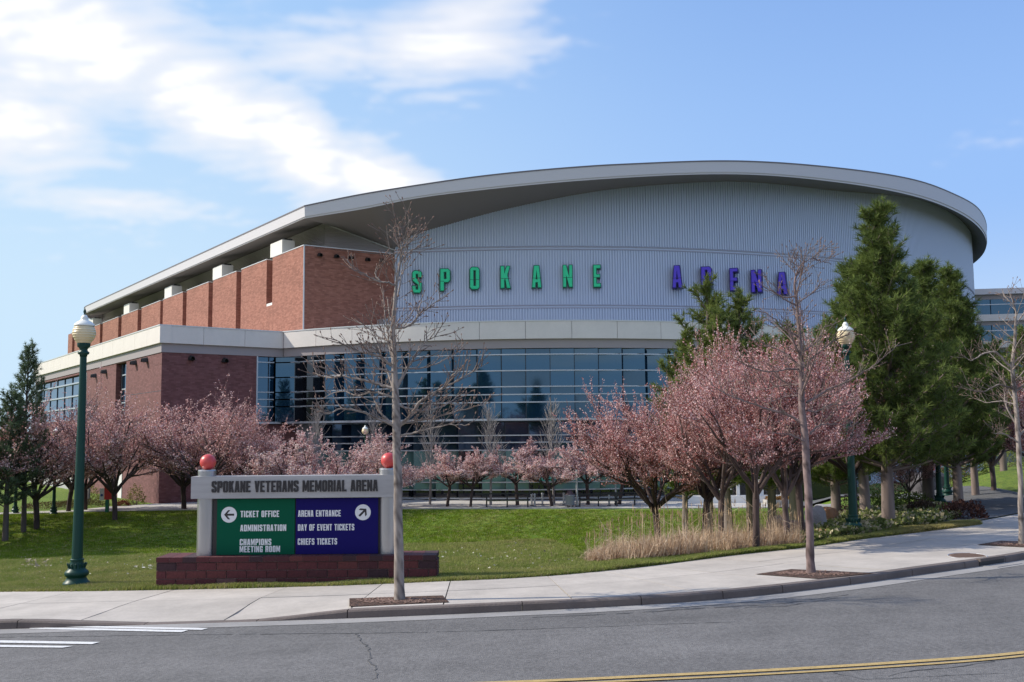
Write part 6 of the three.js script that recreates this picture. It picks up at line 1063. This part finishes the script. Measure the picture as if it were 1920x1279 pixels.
{
  const G = [0.07, 0.11, 0.02], Y = [0.22, 0.25, 0.06];
  bush('shrub', 'light green rounded shrub high on the grass slope at the right', foot(1890, 49), 1.0, 0.55, 2600, [0.12, 0.15, 0.03], [0.28, 0.30, 0.08], 501);
  bush('shrub', 'yellow green shrub left of the rounded one on the slope', foot(1823, 47), 0.75, 0.5, 2000, G, Y, 502); bush('shrub', 'green shrub beside the pale lamp base on the slope', foot(1787, 45), 0.62, 0.5, 1700, G, Y, 503);
  bush('shrub', 'rusty red shrub on the slope behind the lamp', foot(1783, 50), 0.9, 0.7, 2000, [0.16, 0.03, 0.025], [0.36, 0.10, 0.07], 504); bush('shrub', 'low green shrub in the pine shade', foot(1735, 46), 0.5, 0.4, 1300, G, Y, 505);
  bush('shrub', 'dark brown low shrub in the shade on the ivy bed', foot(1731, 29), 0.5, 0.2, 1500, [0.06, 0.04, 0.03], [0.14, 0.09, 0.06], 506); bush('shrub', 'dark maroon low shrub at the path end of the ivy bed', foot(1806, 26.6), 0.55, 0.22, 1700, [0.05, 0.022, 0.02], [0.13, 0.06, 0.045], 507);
  bush('shrub', 'bare brown twiggy shrub left of the tall lamp', foot(1600, 30), 0.5, 0.35, 700, [0.12, 0.07, 0.06], [0.22, 0.14, 0.11], 508); bush('shrub', 'green leafy shrub between the pine trunks', foot(1650, 32), 0.8, 0.3, 1700, G, Y, 509); bush('shrub', 'leafy green shrub at the edge of the grass under the pines', foot(1700, 33), 0.9, 0.28, 1700, G, Y, 510);
  
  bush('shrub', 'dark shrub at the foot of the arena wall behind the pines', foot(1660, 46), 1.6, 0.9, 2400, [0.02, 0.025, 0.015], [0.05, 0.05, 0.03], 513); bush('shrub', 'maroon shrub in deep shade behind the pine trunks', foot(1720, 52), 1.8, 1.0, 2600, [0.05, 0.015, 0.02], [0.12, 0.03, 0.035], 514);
  bush('shrub', 'yellow green spring shrub by the wall, left of the red sign', foot(170, 63), 0.55, 0.6, 900, [0.14, 0.16, 0.03], [0.34, 0.33, 0.09], 515, undefined, 0.09); bush('shrub', 'yellow green spring shrub against the sunlit brick wall', foot(254, 61.5), 0.55, 0.6, 800, [0.14, 0.14, 0.03], [0.34, 0.30, 0.09], 516, undefined, 0.09);
  bush('shrub', 'low rust red shrub at the foot of the brick wall', foot(230, 60.5), 0.4, 0.17, 900, [0.12, 0.03, 0.02], [0.26, 0.08, 0.05], 517); bush('shrub', 'low dark hedge before the wall, right of the far lamps', foot(150, 61), 1.7, 0.2, 2200, [0.06, 0.06, 0.02], [0.15, 0.13, 0.05], 518); bush('shrub', 'low dark hedge under the trees at the far left', foot(95, 60), 1.7, 0.16, 2000, [0.06, 0.05, 0.025], [0.16, 0.11, 0.05], 519);
}
function rock(label, g, sx, sy, sz, color, seed, turn = 0) {
  let geo = new THREE.IcosahedronGeometry(1, 4); const p = geo.attributes.position, v = vec(0, 0, 0);
  for (let i = 0; i < p.count; i++) { v.fromBufferAttribute(p, i); const k = 4.2, b = Math.pow(Math.abs(v.x) ** k + Math.abs(v.y) ** k + Math.abs(v.z) ** k, -1 / k), n = 1 + 0.22 * perlin.noise(v.x * 1.4 + seed, v.y * 1.4, v.z * 1.4) + 0.07 * perlin.noise(v.x * 5 + seed, v.y * 5, v.z * 5); p.setXYZ(i, v.x * b * n * sx, v.y * b * n * sy, v.z * b * n * sz); }
  geo = toCreasedNormals(geo, 0.45); const o = single('rock', geo, mat({ color: new THREE.Color(...color), map: stainTex2, bumpMap: fineTex, bumpScale: 0.02, roughness: 0.95 }), label, 'rock'); o.position.set(...gp(g)); o.position.y += sy * 0.55; o.rotation.set(0.06, turn, 0.05); return o;
}
{
  rock('tall tan block of rock between the cherry trunks at the right end of the reeds', foot(1459, 22.6), 0.22, 0.36, 0.2, [0.34, 0.25, 0.18], 1, 0.4); rock('brown weathered rock behind the twin trunk cherry', foot(1492, 22.2), 0.17, 0.26, 0.2, [0.25, 0.17, 0.13], 2, 1.0);
  rock('grey upright stone left of the rust coloured stone', foot(1528, 24), 0.24, 0.40, 0.22, [0.34, 0.31, 0.31], 3, 0.2); rock('rust coloured upright stone below the pine trunk', foot(1554, 25.2), 0.19, 0.34, 0.2, [0.30, 0.16, 0.09], 4, 0.8);
  rock('flat orange rock lying at the edge of the ivy bed', foot(1543, 21.4), 0.30, 0.13, 0.24, [0.46, 0.24, 0.13], 5, 0.3); rock('dark grey boulder in the shade behind the pines', foot(1741, 44), 0.7, 0.6, 0.6, [0.12, 0.11, 0.12], 6, 0.2); rock('low grey stone at the end of the plaza', foot(1549, 40), 0.5, 0.16, 0.3, [0.36, 0.34, 0.33], 7, 0.1);
}
{ // railings, bin, hoops and posts on the plaza
  const bx = (w, h, d, x, y, z) => new THREE.BoxGeometry(w, h, d).translate(x, y, z);
  const plaza = (px, d) => { const r = ray(px, 940); return P3(r[0] * d, PLAZA + 0.03, d); };
  const bench = thing('railing_bench', 'black metal bench railing on three posts, left of the litter bin', 'bench', plaza(951, 56.5), 0.02, 'black bench railings on the plaza'), wv = 2.3;
  for (const x of [-wv / 2, 0, wv / 2]) part(bench, 'post', bx(0.08, 0.74, 0.08, x, 0.37, 0), M.blackSteel); part(bench, 'top_rail', bx(wv + 0.9, 0.07, 0.1, -0.2, 0.75, 0), M.blackSteel); for (let i = 0; i < 3; i++) part(bench, 'seat_slat', bx(wv + 0.1, 0.035, 0.11, 0, 0.42, 0.08 + i * 0.13), M.blackSteel); part(bench, 'lower_rail', bx(wv, 0.05, 0.05, 0, 0.36, 0.02), M.steel);
  copyOf(bench, 'black metal bench railing under the cherries, right of the litter bin', plaza(1122, 56.5), -0.02, 0.9, 'black bench railings on the plaza'); copyOf(bench, 'black metal bench railing farther right, half behind the leftmost rose cherry', plaza(1190, 57), 0.01, 0.95, 'black bench railings on the plaza');
  const bin = thing('litter_bin', 'grey round litter bin with a dark domed lid on the plaza', 'litter bin', plaza(1068.5, 56)), lathe = (p) => new THREE.LatheGeometry(p.map(([a, b]) => new THREE.Vector2(a, b)), 28);
  part(bin, 'body', lathe([[0, 0.1], [0.24, 0.1], [0.255, 0.16], [0.27, 0.62], [0.285, 0.64], [0.285, 0.69], [0, 0.69]]), mat({ color: new THREE.Color(0.20, 0.20, 0.22), roughness: 0.6 })); part(bin, 'lid', lathe([[0.27, 0.691], [0.26, 0.73], [0.17, 0.79], [0.16, 0.86], [0.1, 0.91], [0, 0.93]]), mat({ color: new THREE.Color(0.06, 0.03, 0.035), roughness: 0.5 })); for (let k = 0; k < 3; k++) part(bin, 'leg', bx(0.05, 0.12, 0.05, 0.17 * Math.cos(k * 2.1 + 0.3), 0.05, 0.17 * Math.sin(k * 2.1 + 0.3)), M.blackSteel);
  const bol = thing('bollard', 'short grey bollard nearest the black bench railing', 'bollard', plaza(997, 57.4), 0, 'short grey bollards on the plaza'); part(bol, 'post', lathe([[0, 0], [0.055, 0], [0.055, 0.6], [0.07, 0.61], [0.07, 0.68], [0.03, 0.71], [0, 0.715]]), M.steel); part(bol, 'foot', lathe([[0, 0], [0.1, 0], [0.1, 0.03], [0.055, 0.04]]), M.blackSteel);
  [[1002.5, 57, 'short grey bollard close beside the first one'], [1017, 57.8, 'short grey bollard midway between the railing and the litter bin'], [1057, 57.8, 'short grey bollard just left of the litter bin'], [1142, 57, 'short grey bollard under the cherries right of the bin']].forEach(([px, d, l]) => copyOf(bol, l, plaza(px, d), 0, 1, 'short grey bollards on the plaza'));
  const pole = thing('sign_pole', 'plain grey pole standing just right of the litter bin', 'pole', plaza(1082, 56.4)); part(pole, 'shaft', new THREE.CylinderGeometry(0.05, 0.065, 2.05, 16).translate(0, 1.02, 0), M.steel); part(pole, 'foot', new THREE.CylinderGeometry(0.12, 0.13, 0.06, 20).translate(0, 0.03, 0), M.blackSteel);
  copyOf(pole, 'plain grey pole half hidden in the pink blossom farther right', plaza(1102, 58), 0, 0.9); copyOf(pole, 'plain grey pole behind the leftmost rose cherry, left of the entrance posts', plaza(1155, 58), 0, 0.9);
  const planter = thing('planter', 'low planter with rust brown ground cover beside the entrance', 'planter', plaza(1462, 57.4)); part(planter, 'kerb', bx(1.7, 0.22, 0.9, 0, 0.11, 0), M.plaza); { const lv = new Leaves(), r = rng(611); for (let i = 0; i < 900; i++) { const d = rdir(r); d.y = Math.abs(d.y); lv.leaf(vec((r() - 0.5) * 1.5, 0.22 + r() * 0.16, (r() - 0.5) * 0.75), d, rdir(r).cross(d).normalize(), 0.1, 0.06, mixc([0.2, 0.10, 0.03], [0.42, 0.24, 0.08], r())); } part(planter, 'plants', lv.geo(), M.leaf).userData.kind = 'stuff'; }
  // marker with red and white boards under the left cherries
  const mk = thing('marker_sign', 'red and white boards with yellow fins on a short green post by the left path', 'sign', gp(foot(201, 55.5))); const red = mat({ color: new THREE.Color(0.55, 0.03, 0.03), roughness: 0.5 }), yel = mat({ color: new THREE.Color(0.65, 0.45, 0.05), roughness: 0.5 }), blu = mat({ color: new THREE.Color(0.05, 0.10, 0.30), roughness: 0.5 }), grn = mat({ color: new THREE.Color(0.01, 0.15, 0.08), roughness: 0.5 });
  part(mk, 'post', bx(0.16, 0.75, 0.16, 0, 0.37, 0), grn); part(mk, 'red_board', bx(0.42, 0.72, 0.2, 0.08, 1.1, 0), red); part(mk, 'white_board', bx(0.24, 0.66, 0.05, -0.28, 1.02, 0.06), M.white); part(mk, 'blue_patch', new THREE.CylinderGeometry(0.07, 0.07, 0.02, 16).rotateX(Math.PI / 2).translate(-0.28, 0.98, 0.09), blu); for (const [x, y, a] of [[-0.12, 1.5, 0.5], [0.32, 1.46, -0.5], [0.33, 1.12, -0.3]]) { const f = part(mk, 'yellow_fin', new THREE.ConeGeometry(0.05, 0.2, 4), yel); f.position.set(x, y, 0); f.rotation.z = -a; }
}
{ // word on the lower glass behind the cherries
  const font = await new FontLoader().loadAsync('fonts/droid/droid_sans_bold.typeface.json'), p = onCircle(1008, 897.5, RC, RR - 0.9), a = Math.atan2(p[0] - RC[0], RC[1] - p[2]), g = new TextGeometry('office', { font, size: 0.36, depth: 0.03, curveSegments: 4 }); g.computeBoundingBox(); const w = g.boundingBox.max.x; g.translate(-w / 2, 0, 0); g.scale(1.25, 1, 1);
  const o = single('window_lettering', g, mat({ color: new THREE.Color(0.10, 0.36, 0.30), roughness: 0.5 }), 'green word office on the lower glass behind the cherry trees', 'lettering'); o.position.set(...P3(...p)); o.position.y -= 0.15; o.rotation.y = -a;
}
{ // verge and evergreens across the street behind the viewer, which the glass front mirrors
  const tb = new TB(); for (let x = -70; x < 70; x += 7) for (let d = -16; d > -70; d -= 6) { const q = [[x, d - 6], [x + 7, d - 6], [x + 7, d], [x, d]]; tb.quad(...q.map((p) => V(p[0], slopeP(p[0], Math.max(p[1], -30)) - 0.02, p[1])), q); for (let k = 0; k < 6; k++) tb.c.push(0.12, 0.16, 0.04); }
  struct('verge', tb.geo(), M.lawn);
  const src = scene.children.find((o) => o.name === 'pine_tree'), G = 'evergreens across the street behind the viewer';
  [[-36, -30, 1.2], [-24, -36, 1.05], [-9, -33, 0.8], [4, -40, 1.0], [14, -31, 1.25], [24, -35, 1.1], [38, -33, 0.9]].forEach(([X, D, k], i) => copyOf(src, ['wide evergreen at the far left of the row behind the viewer', 'tall evergreen second in the row behind the viewer', 'shortest evergreen in the row behind the viewer', 'evergreen straight behind the viewer, farthest back', 'largest evergreen right behind the viewer', 'tall evergreen second from the right end behind the viewer', 'small evergreen at the right end of the row behind the viewer'][i], P3(X, slopeP(X, -30), D), i * 1.1, [k * 1.3, k, k * 1.3], G));
}
renderer.render(scene, camera);
